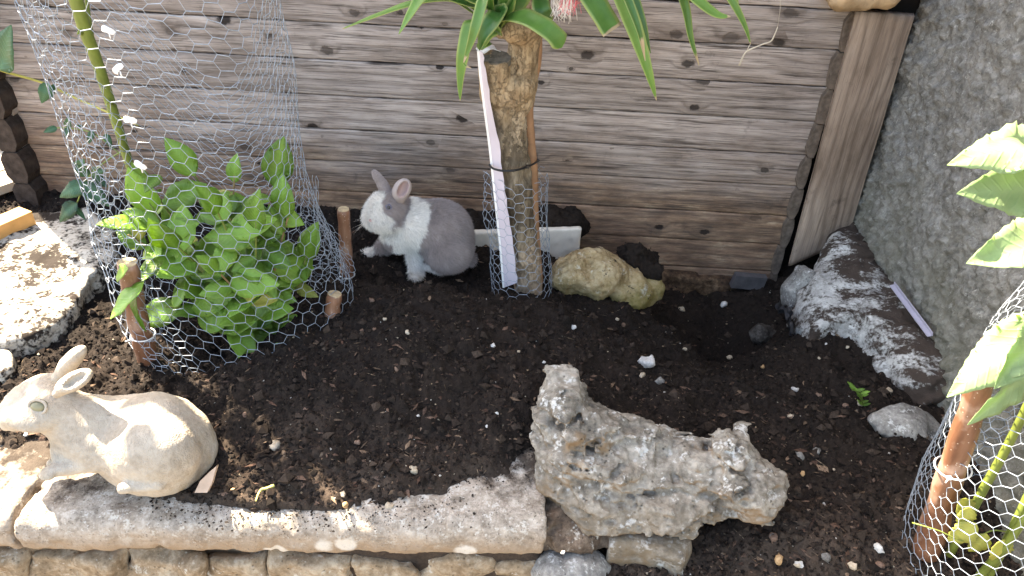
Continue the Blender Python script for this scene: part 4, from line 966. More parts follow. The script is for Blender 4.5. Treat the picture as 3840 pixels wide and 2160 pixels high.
strap(yq((1880, 60, -.01), (1830, 25, -.04), (1760, 15, -.05), (1660, -10, -.06)), 26, (-.1, -.4, .9), seed=12)
strap(yq((1840, 160, -.01), (1820, 165, -.03), (1800, 175, -.03), (1788, 165, -.03)), 14, (-.3, -.9, .3), seed=13)
strap(yq((2020, -40, .0), (2030, 30, -.05), (2045, 70, -.05), (2035, 105, -.05)), 34, (.1, -.9, .3), seed=14)
# leaves hanging from the upper crown, whose centre is above the picture
UC = (2075, -330)
def up(*L): return [yp(UC[0], UC[1], .0)] + yq(*L)
strap(up((2130, -230, -.05), (2190, -60, -.08), (2250, 40, -.10), (2295, 116, -.11)), 48, (.2, -.85, .4), 'cut', dry=.07, fold=.12, seed=20, base=.7)
strap(up((2210, -260, -.05), (2300, -80, -.10), (2370, 90, -.13), (2425, 250, -.15), (2462, 376, -.15)), 34, (.2, -.9, .2), dry=.06, fold=.35, seed=21)
strap(up((2230, -290, -.08), (2330, -60, -.14), (2395, 110, -.17), (2420, 228, -.17)), 17, (.2, -.9, .2), dry=.40, fold=.5, seed=22)
strap(up((2200, -270, -.02), (2330, -90, -.06), (2400, 60, -.09), (2440, 200, -.10)), 26, (.3, -.9, .2), fold=.3, seed=23)
strap(up((2350, -330, -.02), (2500, -160, -.05), (2565, 10, -.08), (2590, 140, -.09), (2622, 245, -.09)), 19, (.2, -.9, .2), dry=.20, fold=.35, seed=24)
strap(up((2330, -320, -.04), (2480, -130, -.08), (2620, 5, -.12), (2690, 55, -.13), (2740, 62, -.13)), 26, (.3, -.7, .6), dry=.12, seed=25)
strap(up((2400, -420, -.04), (2620, -180, -.08), (2730, -20, -.12), (2790, 90, -.13), (2815, 165, -.13)), 17, (.2, -.9, .2), dry=.05, fold=.4, seed=26)
strap(up((2400, -420, -.02), (2620, -200, -.04), (2740, -40, -.05), (2772, 48, -.05)), 20, (.2, -.9, .2), dry=.04, seed=27)
rg = random.Random(3)
for k in range(26):      # the rest of the crown, over the top of the picture
    a = k * 2.4; e = rg.uniform(.2, 1.2); L_ = rg.uniform(.30, .42); c0 = yp(*UC) + np.array([0, 0, rg.uniform(-.02, .05)])
    dirv = np.array([math.cos(a) * math.cos(e), math.sin(a) * math.cos(e) * .8, math.sin(e)])
    pts = [c0, c0 + dirv * L_ * .4, c0 + dirv * L_ * .75 - np.array([0, 0, .02]), c0 + dirv * L_ - np.array([0, 0, .08])]
    if min(q[1] for q in pts) > 1.85 or max(q[1] for q in pts) > 1.88: continue
    strap(pts, 32, (0, 0, 1) if e < .9 else (-dirv[0], -dirv[1], .3), seed=40 + k, k=14)

P = spline([yp(2012, 120, .06), yp(2008, 240, .055), yp(1990, 340, .05), yp(1978, 420, .045), yp(1990, 520, .045), yp(1996, 640, .045), yp(2003, 800, .04), yp(2020, 1060, .03)], 40)
V, Fq = tube(P, 19 / sc_ * (1 + .12 * np.sin(np.linspace(0, 19, 40))), 12, True, .06, 4)
solo('support_stick', V, Fq, M['stick'], 'reddish brown peeled stick standing close behind the yucca trunk', 'stick')
# lilac plastic guard hugging the trunk on the left
gl = [yp(1795, 190, -.045), yp(1809, 330, -.055), yp(1839, 560, -.03), yp(1860, 760, -.03), yp(1878, 930, -.03), yp(1890, 1078, -.03)]
gl = spline(gl, 30); gr = spline([yp(1808, 195, -.06), yp(1832, 330, -.078), yp(1874, 560, -.048), yp(1900, 760, -.05), yp(1924, 930, -.05), yp(1942, 1060, -.05)], 30)
rows = []
for i in range(30):
    mid = (gl[i] + gr[i]) / 2
    jag = .0025 * vnoise(np.array([[i * 1.7, 3., 1.]]))[0]
    rows += [gl[i] + (mid - gl[i]) * 0, gl[i] * .25 + mid * .75 - [0, .0, 0], mid * .5 + gr[i] * .5, gr[i] + np.array([jag, 0, 0])]
V = np.array(rows); V2 = np.concatenate([V, V + np.array([.0, .0022, 0])])
i = np.arange(29)[:, None] * 4; j = np.arange(3)[None, :]; Q = np.stack([i + j, i + 4 + j, i + 5 + j, i + j + 1], -1).reshape(-1, 4)
guard = thing('trunk_guard', 'split white and lilac plastic trunk guard on the left of the yucca trunk', 'trunk guard', gl[-1])
part('sheet', V2, np.concatenate([Q, Q[:, ::-1] + 120]), M['lilac'], guard)
V = []
for i in range(30): V += [gl[i] + np.array(q) for q in ((-.0035, -.002, 0), (.0015, -.002, 0), (.0015, .010, 0), (-.0035, .010, 0))]
i = np.arange(29)[:, None] * 4; j = np.arange(4)[None, :]; Q = np.stack([i + j, i + (j + 1) % 4, i + 4 + (j + 1) % 4, i + 4 + j], -1).reshape(-1, 4)
part('rim', np.array(V), [Q, np.array([[0, 3, 2, 1], [116, 117, 118, 119]])], M['whiteplastic'], guard, False)
V, Q = ribbon(spline([yp(1800, 196, -.02), yp(1830, 178, -.0), yp(1862, 186, .02)], 8), np.full(8, .012), (0, -.4, 1), .3)
part('torn_flap', V, Q, M['whiteplastic'], guard)
# black cable tie round trunk, guard and stick
cc = yp(1925, 622); an = np.linspace(0, 2 * math.pi, 41)
rx, ry = 86 / sc_, .046
P = spline([yp(*q) for q in ((1836, 618, -.03), (1850, 632, -.055), (1890, 641, -.062), (1940, 637, -.055), (1985, 622, -.02), (2012, 608, .02), (2020, 602, .045), (2004, 598, .068), (1930, 602, .06), (1860, 610, .01), (1836, 618, -.03))], 60)
tie = thing('black_cable_tie', 'black cable tie strapped round the yucca trunk above its netting', 'cable tie', cc)
V, Fq = tube(P, .0026, 6, False); part('strap', V, Fq, M['blackplastic'], tie)
V, Q = box(yp(1978, 625, -.03), (.008, .006, .007)); part('lock_head', V, Q, M['blackplastic'], tie, False)
# pink and white tassel
tas = thing('tassel', 'frayed pink and white thread tassel hanging among the yucca leaves', 'tassel', yp(2120, 0, -.06))
for nm, mt, x0, x1, n, l0, l1 in (('white_threads', M['whitethread'], 2075, 2150, 70, 20, 92), ('pink_threads', M['pink'], 2105, 2165, 60, 10, 62)):
    Vs = []; rg = random.Random(9)
    for k in range(n):
        t = rg.random(); px = x0 + (x1 - x0) * t; ln = l0 + (l1 - l0) * rg.random()
        Vs.append(tube(spline([yp(2110 + (px - 2110) * .3, -70, -.06), yp(px, -20, -.07 + rg.uniform(-.01, .01)), yp(px + rg.uniform(-14, 14), ln * .5, -.07), yp(px + rg.uniform(-22, 22), ln, -.07)], 7), .0006, 3))
    V, Fq = join(Vs); part(nm, V, Fq, mt, tas, kind='stuff')
# bleached twig hanging on the wall
tw = [PY(px, py, 1.80) for px, py in ((2772, 246), (2790, 205), (2808, 188), (2860, 166), (2890, 155), (2905, 130), (2916, 102))]
V, Fq = join([tube(spline(tw, 24), np.linspace(.0022, .0012, 24), 6, True, .3), tube(spline([PY(2800, 195, 1.80), PY(2808, 175, 1.80), PY(2815, 165, 1.80)], 6), .001, 5),
              tube([PY(2916, 102, 1.80), PY(2925, 40, 1.80), PY(2930, -60, 1.80)], .00045, 4)])
solo('hanging_twig', V, Fq, M['twig'], 'thin bleached twig hanging on a thread in front of the plank wall', 'twig')

# ================================================================== WIRE NETTING
def hexnet(fn, nc, nr, wire=0.0007, wrap=True, jit=0.08, seed=0, keep=None):
    """flat-topped hexagons: nc columns (even if wrapped), nr rows; fn maps (u,v) arrays in 0..1 to points"""
    nodes = {}; E = []
    def node(i2, j2):
        if wrap: i2 = i2 % (nc * 3)
        k = (i2, j2)
        if k not in nodes: nodes[k] = len(nodes)
        return nodes[k]
    for c in range(nc):
        for r_ in range(nr):
            ci = c * 3; cj = 2 * r_ + (c % 2)          # units: a third of 1.5 s, half a row
            a = node(ci - 1, cj + 1); b = node(ci + 1, cj + 1); d = node(ci + 2, cj); e = node(ci + 1, cj - 1)
            E.append((a, b, 1)); E.append((b, d, 0)); E.append((d, e, 0))
            if r_ == 0: E.append((node(ci - 1, cj - 1), e, 1))
            if not wrap and c == 0: f = node(ci - 2, cj); E.append((f, a, 0)); E.append((f, node(ci - 1, cj - 1), 0))
    K = np.array(list(nodes.keys()), dtype=float)
    rg = np.random.default_rng(seed)
    u = (K[:, 0] + rg.normal(0, jit * 1.4, len(K))) / (nc * 3); v = (K[:, 1] + 1 + rg.normal(0, jit, len(K))) / (2 * nr + 1)
    P = fn(u, v)
    E = np.array(E)
    if keep is not None: E = E[keep((u[E[:, 0]] + u[E[:, 1]]) / 2, (v[E[:, 0]] + v[E[:, 1]]) / 2)]
    A, B = P[E[:, 0]], P[E[:, 1]]
    if wrap: ok = np.linalg.norm(A - B, axis=1) < 0.12; E, A, B = E[ok], A[ok], B[ok]
    T = B - A; T /= np.linalg.norm(T, axis=1)[:, None] + 1e-9
    h = np.where(np.abs(T[:, 2:3]) < .8, np.array([[0, 0, 1.]]), np.array([[1., 0, 0]]))
    s = np.cross(T, h); s /= np.linalg.norm(s, axis=1)[:, None]; q = np.cross(T, s)
    rad = np.where(E[:, 2] == 1, wire * 1.5, wire)[:, None]
    A = A - T * rad * .5; B = B + T * rad * .5
    n = 4; V = np.zeros((len(E), 2 * n, 3))
    for k in range(n):
        a = k / n * 2 * math.pi; o = (s * math.cos(a) + q * math.sin(a)) * rad
        V[:, k] = A + o; V[:, n + k] = B + o
    Q = np.array([[k, (k + 1) % n, n + (k + 1) % n, n + k] for k in range(n)])
    Fq = (Q[None] + (np.arange(len(E)) * 2 * n)[:, None, None]).reshape(-1, 4)
    return V.reshape(-1, 3), Fq
# cage round the shrub: centre, half widths per height
LV = np.array([  # z, cx, cy, rx, ry
    (-0.05, -.590, 1.345, .205, .175), (0.05, -.612, 1.360, .212, .185), (0.15, -.645, 1.372, .216, .190), (0.24, -.664, 1.380, .224, .190),
    (0.34, -.668, 1.385, .208, .185), (0.45, -.668, 1.388, .208, .185), (0.57, -.676, 1.392, .212, .185), (0.70, -.692, 1.395, .222, .185), (0.90, -.70, 1.40, .22, .185)])
def cage_rim(th):   # the netting is cut low in front and stands high behind
    f = 0.5 - 0.5 * np.cos(th + math.pi / 2 + 0.0)
    dth = (th + math.pi * 2.5) % (2 * math.pi) - math.pi         # 0 at the front
    dip = np.exp(-(dth / 0.85) ** 2)
    return 0.86 - 0.36 * dip + .02 * np.sin(th * 3)
def cage_fn(u, v):
    th = u * 2 * math.pi - 0.3
    top = cage_rim(th); z = -0.04 + v * (top + 0.04)
    I = lambda c: np.interp(z, LV[:, 0], LV[:, c])
    p = np.stack([np.cos(th) * 1.6, np.sin(th) * 1.6, z * 4], -1)
    k = 1 + .045 * fbm(p, 1.0, 3, 5) + .035 * np.sin(th * 3 + z * 9) * .6
    cr = np.cos(th); sr = np.sin(th)
    sq = 1.0 / (np.abs(cr) ** 2.6 + np.abs(sr) ** 2.6) ** (1 / 2.6)
    flare = .035 * np.exp(-((th - .15 + math.pi) % (2 * math.pi) - math.pi) ** 2 / .25) * np.exp(-((z - .10) / .14) ** 2)
    lcorner = .05 * np.exp(-(((th + 2.25 + math.pi) % (2 * math.pi) - math.pi) / .35) ** 2) * (1 - sst(.0, .3, z))
    x = I(1) + I(3) * cr * sq * k * (1 + flare / .22 + lcorner / .22); y = I(2) + I(4) * sr * sq * k * (1 + lcorner / .2)
    zz = z + .006 * fbm(p, 2.0, 2, 8)
    return np.stack([x, y, zz], -1)
cage = thing('wire_cage', 'tall cylinder of galvanised hexagonal netting round the leafy shrub', 'wire cage', (-.62, 1.36, -.02))
V, Fq = hexnet(cage_fn, 50, 30, .00056, True, .10, 4)
part('netting', V, Fq, M['wire'], cage)
# the overlapping seam where the netting is laced together, brighter and doubled
def seam_fn(u, v):
    th = -2.05 + u * .34 - v * .15
    P = cage_fn(th / (2 * math.pi) + 0.3 / (2 * math.pi), v * .93)
    return P + (P - np.array([-.66, 1.38, 0])) * np.array([.035, .035, 0])
V, Fq = hexnet(seam_fn, 5, 30, .0006, False, .16, 9); part('seam', V, Fq, M['wire'], cage)
# second piece of netting flaring out low on the right
def flap_fn(u, v):
    b0_ = PZ(1325, 1172, -.01); t0 = PY(1165, 680, 1.46); b1_ = PZ(1080, 1010, 0.0) ; t1 = PY(1110, 800, 1.55)
    uu = u[:, None]; vv = v[:, None]
    P = (1 - uu) * ((1 - vv) * b0_ + vv * t0) + uu * ((1 - vv) * b1_ + vv * t1)
    return P + .02 * np.stack([vnoise(np.stack([u * 3, v * 5, u * 0 + k], -1)) for k in (1, 2, 3)], -1) + np.stack([.03 * np.sin(v * 3.1), 0 * v, 0 * v], -1)
V, Fq = hexnet(flap_fn, 10, 17, .00056, False, .12, 12); part('flap', V, Fq, M['wire'], cage)
# netting round the trunk
def tnet_fn(u, v):
    th = u * 2 * math.pi * .97 - math.pi * 1.02
    z = -.015 + v * .345
    c0, c1 = np.array([.028, 1.545]), np.array([-.004, 1.555])
    c = c0 + (c1 - c0) * (v[:, None])
    r = .074 - .008 * v + .006 * fbm(np.stack([np.cos(th), np.sin(th), v * 3], -1), 1.5, 2, 3)
    r = r * (1 + .25 * np.exp(-((th + math.pi) / .35) ** 2) * sst(.3, .8, v))
    return np.stack([c[:, 0] + r * np.cos(th) * 1.02, c[:, 1] + r * np.sin(th), z], -1)
V, Fq = hexnet(tnet_fn, 18, 14, .00052, False, .10, 14)
solo('trunk_netting', V, Fq, M['wire'], 'short sleeve of hexagonal wire netting round the foot of the yucca trunk', 'wire netting')
# netting cage on the right
def rnet_fn(u, v):
    th = u * 2 * math.pi - 0.4
    z = -.10 + v * (.62 - .06 * np.sin(th))
    cx = np.interp(z, [-.1, .1, .3, .5], [.905, .90, .892, .885]); rx = np.interp(z, [-.1, .1, .3, .42, .5], [.165, .172, .155, .14, .115]); cy = np.interp(z, [-.1, .5], [.83, .90])
    k = 1 + .05 * fbm(np.stack([np.cos(th) * 1.5, np.sin(th) * 1.5, z * 4], -1), 1.0, 3, 25)
    return np.stack([cx + rx * np.cos(th) * k, cy + rx * np.sin(th) * k, z], -1)
rcage = thing('wire_cage', 'sunlit cylinder of hexagonal netting at the right edge round a pale leafed plant', 'wire cage', (.88, .85, -.03))
V, Fq = hexnet(rnet_fn, 44, 26, .00062, True, .10, 31)
part('netting', V, Fq, M['wire'], rcage)

# ================================================================== STAKES AND TIES
def stake(P0, P1, r0, r1, label, group='stripped wooden stakes', bend=0.0, seed=0, cutc='cutwood'):
    P0, P1 = np.asarray(P0), np.asarray(P1)
    t = thing('wooden_stake', label, 'stake', P0, group)
    P = spline([P0, (P0 + P1) / 2 + np.array([bend, 0, 0]), P1], 22)
    V, Fq = tube(P, np.linspace(r0, r1, 22) * (1 + .05 * np.sin(np.arange(22) * 1.3 + seed)), 14, True, .05, seed)
    part('shaft', V, Fq, M['stake'], t)
    T = (P[-1] - P[-2]); T /= np.linalg.norm(T)
    V, Fq = tube([P[-1] - T * .002, P[-1] + T * .0015], [r1 * .97, r1 * .90], 14, True); part('cut_end', V, Fq, M[cutc], t, False)
    return t
def ring(c, T, r, mt, label, name='cable_tie', tail=True):
    t_, s, n = frame(T, (0.3, -1, .2)); an = np.linspace(0, 2 * math.pi, 29)
    P = np.array([c + (s * math.cos(a) + n * math.sin(a)) * r for a in an])
    o = thing(name, label, 'cable tie', c, 'white cable ties')
    V, Fq = tube(P, .0016, 5, False); part('strap', V, Fq, mt, o)
    if tail:
        q = c + (s * .8 + n * .6) * r
        V, Q = box(q, (.007, .005, .005)); part('lock_head', V, Q, mt, o, False)
        V, Fq = tube([q, q + s * .012 + n * .006], .0013, 5); part('tail', V, Fq, mt, o)
    return o
s1a, s1b = PZ(566, 1392, -.02), PY(478, 985, 1.19)
stake(s1a, s1b, .0215, .0195, 'thick brown stake leaning left against the front of the shrub cage', bend=-.004, seed=1)
d1 = s1b - s1a; ring(s1a + d1 * .36, d1, .0235, M['whiteplastic'], 'white cable tie round the thick leaning stake by the shrub cage')
s2a, s2b = PZ(1303, 1060, -.01), PY(1288, 785, 1.545)
stake(s2a, s2b, .0165, .0145, 'upright reddish stake between the shrub cage and the live rabbit', seed=2)
ring(s2a + (s2b - s2a) * .12, s2b - s2a, .019, M['whiteplastic'], 'white cable tie round the upright stake near the live rabbit')
s3a, s3b = PZ(1238, 1236, .018), PY(1255, 1102, 1.335)
stake(s3a - (s3b - s3a) * .3, s3b, .0165, .0165, 'short reddish stub stake in the mound beside the shrub cage', seed=3)
s4a, s4b = PY(3490, 2010, .86), PY(3725, 1285, .87)
stake(s4a - (s4b - s4a) * .1, s4b, .024, .0165, 'stout red-brown stake leaning inside the right wire cage', seed=4)
ring(s4a + (s4b - s4a) * .40, s4b - s4a, .027, M['whiteplastic'], 'white cable tie round the stout stake in the right cage')
s5a, s5b = PZ(985, 1100, -.03), PY(960, 830, 1.52)
stake(s5a, s5b, .014, .013, 'thin brown stake half hidden behind the shrub leaves', seed=5)
for (px, py, y, lab, ro) in ((405, 115, 1.30, 'white plastic clip highest on the shrub cage', .3), (447, 260, 1.25, 'curled white plastic clip on the cage below the highest clip', -.9), (488, 452, 1.215, 'white plastic clip lacing the cage seam halfway up', 0.05), (526, 620, 1.20, 'white plastic clip just above the shrub leaves', .6)):
    c = PY(px, py, y); Rm = rotm('Y', ro); s = PW(c)
    t = thing('cage_clip', lab, 'clip', c, 'white clips on the shrub cage')
    V, Q = ribbon(spline([c + Rm @ np.array(q) for q in ((-.011, 0, 0), (-.004, -.004, .003), (.004, -.003, .002), (.011, .001, -.001))], 8), np.array([.003, .005, .006, .0055, .005, .0055, .005, .003]), (0, -1, .4), .2)
    part('band', V, Q, M['whiteplastic'], t)
    V, Fq = tube([c + np.array([.003, -.004, -.002]), c + np.array([.004, -.005, -.012])], .0012, 5); part('tail', V, Fq, M['whiteplastic'], t)

# ================================================================== LEAFY SHRUB IN THE CAGE
def leaf_mesh(name, L, W, mat, curl=.25, fold=.25, serr=0.0, seed=0, k=11, m=4, shape='ellip', wave=.03):
    t = np.linspace(0, 1, k)
    P = np.stack([0 * t, t * L, -curl * L * t ** 2 + curl * .3 * L * t], -1)
    if shape == 'ellip': w_ = W / 2 * (np.sin(np.pi * t ** .85) ** .85) * (1 - .12 * t)
    else: w_ = W / 2 * np.clip(np.sin(np.pi * t ** .62), 0, 1) ** .9
    if serr: w_ = w_ * (1 + serr * np.where(np.arange(k) % 2, 1, -1))
    w_ = np.maximum(w_, .0005)
    V, Q = ribbon(P, w_, (0, 0, 1), fold, m, wave, seed, 0.0006)
    n0 = k * (m + 1)
    V = V + .004 * (L / .08) * np.stack([0 * V[:, 0], 0 * V[:, 0], vnoise(np.stack([V[:, 0] / W * 3, V[:, 1] / L * 4, 0 * V[:, 0] + seed], -1), seed)], -1)
    row = np.tile(np.linspace(-1, 1, m + 1), k); c = np.zeros((n0, 3)); c[:, 0] = (np.abs(row) < .1) * 1.0
    return new_mesh(name, V, Q, mat, True, np.concatenate([c, c]))
def orient(d, n):
    t, s, nn = frame(d, n); return Matrix(np.stack([-np.cross(nn, t) * -1, t, nn], 1).tolist())
def put_leaf(me, base, d, n, parent, scale=1.0, name='leaf'):
    o = link(name, me, parent)
    t, s, nn = frame(d, n); x = np.cross(t, nn)
    Rm = Matrix(((x[0], t[0], nn[0]), (x[1], t[1], nn[1]), (x[2], t[2], nn[2])))
    o.matrix_local = Matrix.Translation(Vector(np.asarray(base) - wloc(parent))) @ Rm.to_4x4() @ Matrix.Scale(scale, 4)
    return o
LM = [leaf_mesh('leaf', .088, .054, M['lemonleaf'], .18 + .1 * (q % 3), .18 + .08 * (q % 2), 0.0, q, 9, 4) for q in range(7)]
LY = leaf_mesh('leaf', .062, .030, M['yellowleaf'], .2, .3, 0, 8, 9, 4)
sb = np.array([-.575, 1.345, -.03])
shrub = thing('leafy_shrub', 'bushy young shrub with broad green leaves inside the wire cage', 'shrub', sb)
rg = random.Random(21)
stems = []
for (px, py, y) in ((520, 640, 1.36), (700, 610, 1.40), (880, 640, 1.42), (1040, 650, 1.40), (1150, 960, 1.42), (480, 880, 1.28), (640, 900, 1.24), (960, 830, 1.30), (800, 1000, 1.24), (620, 1150, 1.24), (1050, 1250, 1.30), (800, 1250, 1.22), (560, 760, 1.30), (1090, 780, 1.36), (800, 760, 1.28)):
    e = PY(px, py, y); mid = (sb + e) / 2 + np.array([rg.uniform(-.03, .03), rg.uniform(-.02, .02), .02])
    P = spline([sb + np.array([rg.uniform(-.012, .012), rg.uniform(-.012, .012), 0]), mid, e], 14)
    V, Fq = tube(P, np.linspace(.0042, .0016, 14), 7); part('stem', V, Fq, M['greenstem'] if rg.random() < .6 else M['olive'], shrub); stems.append(P)
view = CP - np.array([-.62, 1.3, .15]); view /= np.linalg.norm(view)
cnt = 0
for P in stems:
    nl = 12
    for k in range(nl):
        f = .30 + .70 * (k + rg.random() * .6) / nl; i0 = min(13, int(f * 13)); b = P[i0]
        a = k * 2.4 + rg.uniform(-.4, .4)
        out = np.array([math.cos(a), math.sin(a) * .7 - .25, rg.uniform(-.5, .75)])
        if k == nl - 1: out = (P[-1] - P[-4]); out = out / np.linalg.norm(out) + np.array([0, -.2, .1])
        tip = b + out / np.linalg.norm(out) * .085
        cx = np.interp(tip[2], LV[:, 0], LV[:, 1]); rx = np.interp(tip[2], LV[:, 0], LV[:, 3]); cy = np.interp(tip[2], LV[:, 0], LV[:, 2]); ry = np.interp(tip[2], LV[:, 0], LV[:, 4])
        if ((tip[0] - cx) / rx) ** 2 + ((tip[1] - cy) / ry) ** 2 > .98 or tip[2] < -.02: out = out * np.array([-.4, -.4, 1]) + np.array([0, 0, .7 if tip[2] < 0 else .2])
        nrm = np.array([rg.uniform(-.5, .5), -.45, .6]) + view * .5 + np.array([0, 0, rg.uniform(-.3, .4)])
        me = LY if rg.random() < .07 else rg.choice(LM)
        put_leaf(me, b, out, nrm, shrub, rg.uniform(.55, 1.28)); cnt += 1
# leaves poking out of the cage on the left
for (px, py, y, qx, qy, qy2, n, sc2) in ((560, 850, 1.26, 375, 825, 1.21, (0, -.2, 1), .95), (440, 1040, 1.17, 470, 1000, 1.14, (0, -.6, .8), .7), (545, 1060, 1.17, 405, 1180, 1.12, (-.4, -.3, .9), 1.05), (520, 1085, 1.16, 500, 1240, 1.13, (-.7, -.6, .2), .9), (600, 660, 1.3, 545, 700, 1.25, (0, -.8, .5), .6)):
    b = PY(px, py, y); e = PY(qx, qy, qy2); put_leaf(LM[int(px) % 7], b, e - b, n, shrub, np.linalg.norm(e - b) / .084 if sc2 > .8 else sc2)

# ================================================================== CLIMBER AND GREEN CANE ON THE LEFT
cb = PY(500, 640, 1.56)
cane = thing('green_sapling', 'olive green sapling stem rising inside the left of the tall wire cage', 'sapling', PZ(560, 900, 0) * [1, 0, 0] + [0, 1.52, 0])
P = spline([PY(560, 860, 1.50), PY(480, 600, 1.50), PY(440, 470, 1.49), PY(370, 250, 1.47), PY(315, 100, 1.45), PY(270, -60, 1.44), PY(235, -220, 1.43)], 40)
V, Fq = tube(P, np.linspace(.0085, .0145, 40), 10, True, .04, 3); part('stem', V, Fq, M['greenstem'], cane)
P = spline([PY(355, 200, 1.465), PY(340, 110, 1.47), PY(325, 0, 1.48), PY(318, -100, 1.48)], 16); V, Fq = tube(P, np.linspace(.005, .003, 16), 7); part('side_shoot', V, Fq, M['greenstem'], cane)
for px, py, y in ((300, 125, 1.44), (410, 385, 1.47)):
    V, Fq = tube(spline([PY(px + 10, py, y + .01), PY(px - 4, py - 4, y - .012), PY(px - 10, py + 4, y - .016)], 5), [.006, .005, .003, .002, .001], 7); part('bud', V, Fq, M['greenstem'], cane)
CL = [leaf_mesh('leaf', .10, .058, M['climber'], .15, .16, .03, q, 13, 4, 'ovate') for q in range(4)]
climb = thing('climbing_plant', 'blue-green leafed climber trailing across the left end of the plank wall', 'climber', PY(60, 800, 1.75))
P = spline([PY(-120, 200, 1.72), PY(0, 262, 1.72), PY(160, 310, 1.72), PY(300, 375, 1.68), PY(450, 440, 1.60), PY(520, 470, 1.57)], 24); V, Fq = tube(P, np.linspace(.0036, .0022, 24), 7); part('stem', V, Fq, m_simple('yellow_green_stem', (.30, .27, .06), .5), climb)
P = spline([PY(500, 620, 1.62), PY(430, 560, 1.64), PY(350, 500, 1.66), PY(260, 480, 1.68), PY(180, 480, 1.69)], 18); V, Fq = tube(P, .0018, 6); part('stem', V, Fq, M['greenstem'], climb)
P = spline([PY(470, 560, 1.62), PY(390, 610, 1.62), PY(320, 680, 1.62), PY(290, 760, 1.62), PY(260, 800, 1.62)], 18); V, Fq = tube(P, .002, 6); part('stem', V, Fq, M['greenstem'], climb)
for (b, e, y, n, wd) in (((10, 262), (30, 95), 1.70, (-.2, -.9, .3), 1.0), ((-40, 262), (-60, 420), 1.70, (0, -.9, .3), .8), ((185, 312), (150, 390), 1.69, (.2, -.9, .3), 1.0), ((200, 315), (190, 380), 1.70, (.6, -.7, .1), .5), ((255, 478), (255, 440), 1.67, (.2, -.9, .3), .8), ((255, 478), (245, 523), 1.67, (0, -.9, .3), .9), ((215, 480), (160, 495), 1.67, (0, -.8, .5), .9),
        ((350, 490), (330, 540), 1.66, (0, -.9, .3), .9), ((310, 470), (280, 475), 1.66, (0, -.9, .3), .6), ((330, 660), (280, 615), 1.62, (0, -.8, .5), 1.2), ((320, 690), (215, 740), 1.61, (0, -.8, .5), .9), ((310, 685), (410, 775), 1.61, (.2, -.8, .5), 1.0), ((340, 650), (390, 640), 1.63, (.3, -.8, .5), 1.0), ((285, 760), (215, 835), 1.61, (0, -.8, .5), .9),
        ((280, 775), (322, 825), 1.62, (0, -.4, .9), .6), ((350, 660), (400, 700), 1.64, (.3, -.7, .4), 1.2), ((395, 500), (420, 560), 1.62, (.3, -.7, .4), .7), ((300, 640), (310, 600), 1.62, (0, -.9, .3), 1.3)):
    b_, e_ = PY(*b, y), PY(*e, y - .015); L_ = np.linalg.norm(e_ - b_)
    o = put_leaf(CL[int(abs(b[0] + e[1])) % 4], b_, e_ - b_, n, climb, L_ / .10); o.scale = (o.scale[0] * wd, o.scale[1], o.scale[2])

# added leafy branch, unseen above the picture, to dapple the sun on the left
ob = np.array([-1.62, 2.10, .2])
over = thing('added_dapple_branch', 'unseen leafy branch added above the left end of the plank wall to dapple the sun', 'tree', ob)
rg = random.Random(77)
tips = [np.array([-1.32, 1.50, 1.15]), np.array([-1.12, 1.50, 1.22]), np.array([-1.45, 1.32, 1.10])]
top = np.array([-1.55, 1.95, 1.20])
V, Fq = tube(spline([ob - [0, 0, .8], ob, (ob + top) / 2 + [-.06, 0, 0], top], 20), np.linspace(.03, .014, 20), 8, True, .05, 4); part('trunk', V, Fq, M['bark'], over)
for tpt in tips:
    P = spline([top, (top + tpt) / 2 + np.array([0, 0, .08]), tpt], 14); V, Fq = tube(P, np.linspace(.008, .002, 14), 6); part('limb', V, Fq, M['olive'], over)
    for k in range(11):
        b = P[min(13, 7 + int(k * 7 / 11))] + np.array([rg.uniform(-.03, .03), rg.uniform(-.03, .03), 0]); a = k * 2.4
        put_leaf(CL[k % 4], b, np.array([math.cos(a), math.sin(a), rg.uniform(-.5, .3)]), (rg.uniform(-.4, .4), rg.uniform(-.4, .4), 1), over, rg.uniform(.7, 1.15))

# ================================================================== PLANT IN THE RIGHT CAGE
rb = np.array([.90, .86, -.05])
rp = thing('pale_leafed_plant', 'tall plant with large toothed pale green leaves in the right wire cage', 'plant', rb)
for pts in ([(3560, 2080, .84), (3680, 1850, .85), (3790, 1650, .86), (3900, 1400, .87), (3990, 1000, .88), (4020, 500, .88)], [(3700, 2170, .80), (3790, 2000, .80), (3880, 1800, .82), (3990, 1500, .85), (4060, 1000, .86)], [(3640, 2200, .80), (3760, 2060, .78), (3850, 1930, .78), (3960, 1750, .8)]):
    P = spline([PY(*q) for q in pts], 24); V, Fq = tube(P, np.linspace(.0075, .0055, 24), 8); part('stem', V, Fq, M['greenstem'], rp)
BL = [leaf_mesh('leaf', .20, .085, M['bigleaf'], .12, .22, .035, q, 25, 6, 'ovate', .12) for q in range(3)]
for (b, yb_, e, ye, n, wd, q) in (((4010, 560), .90, (3590, 585), .83, (.05, -.45, .9), 1.0, 0), ((4010, 700), .90, (3610, 720), .83, (.2, -.72, .65), 1.05, 1), ((4020, 900), .89, (3662, 965), .82, (.1, -.5, .85), 1.15, 2),
        ((3960, 1200), .87, (3560, 1475), .80, (-.1, -.35, .95), 1.0, 0), ((3930, 1330), .86, (3640, 1600), .80, (.3, -.8, .5), .8, 1), ((3960, 1160), .87, (3760, 1460), .78, (.4, -.5, .8), 1.2, 2), ((4000, 1250), .88, (3720, 1330), .84, (.1, -.4, .9), 1.0, 1)):
    b_, e_ = PY(*b, yb_), PY(*e, ye); L_ = np.linalg.norm(e_ - b_)
    o = put_leaf(BL[q], b_, e_ - b_, n, rp, L_ / .20); o.scale = (o.scale[0] * wd, o.scale[1], o.scale[2])
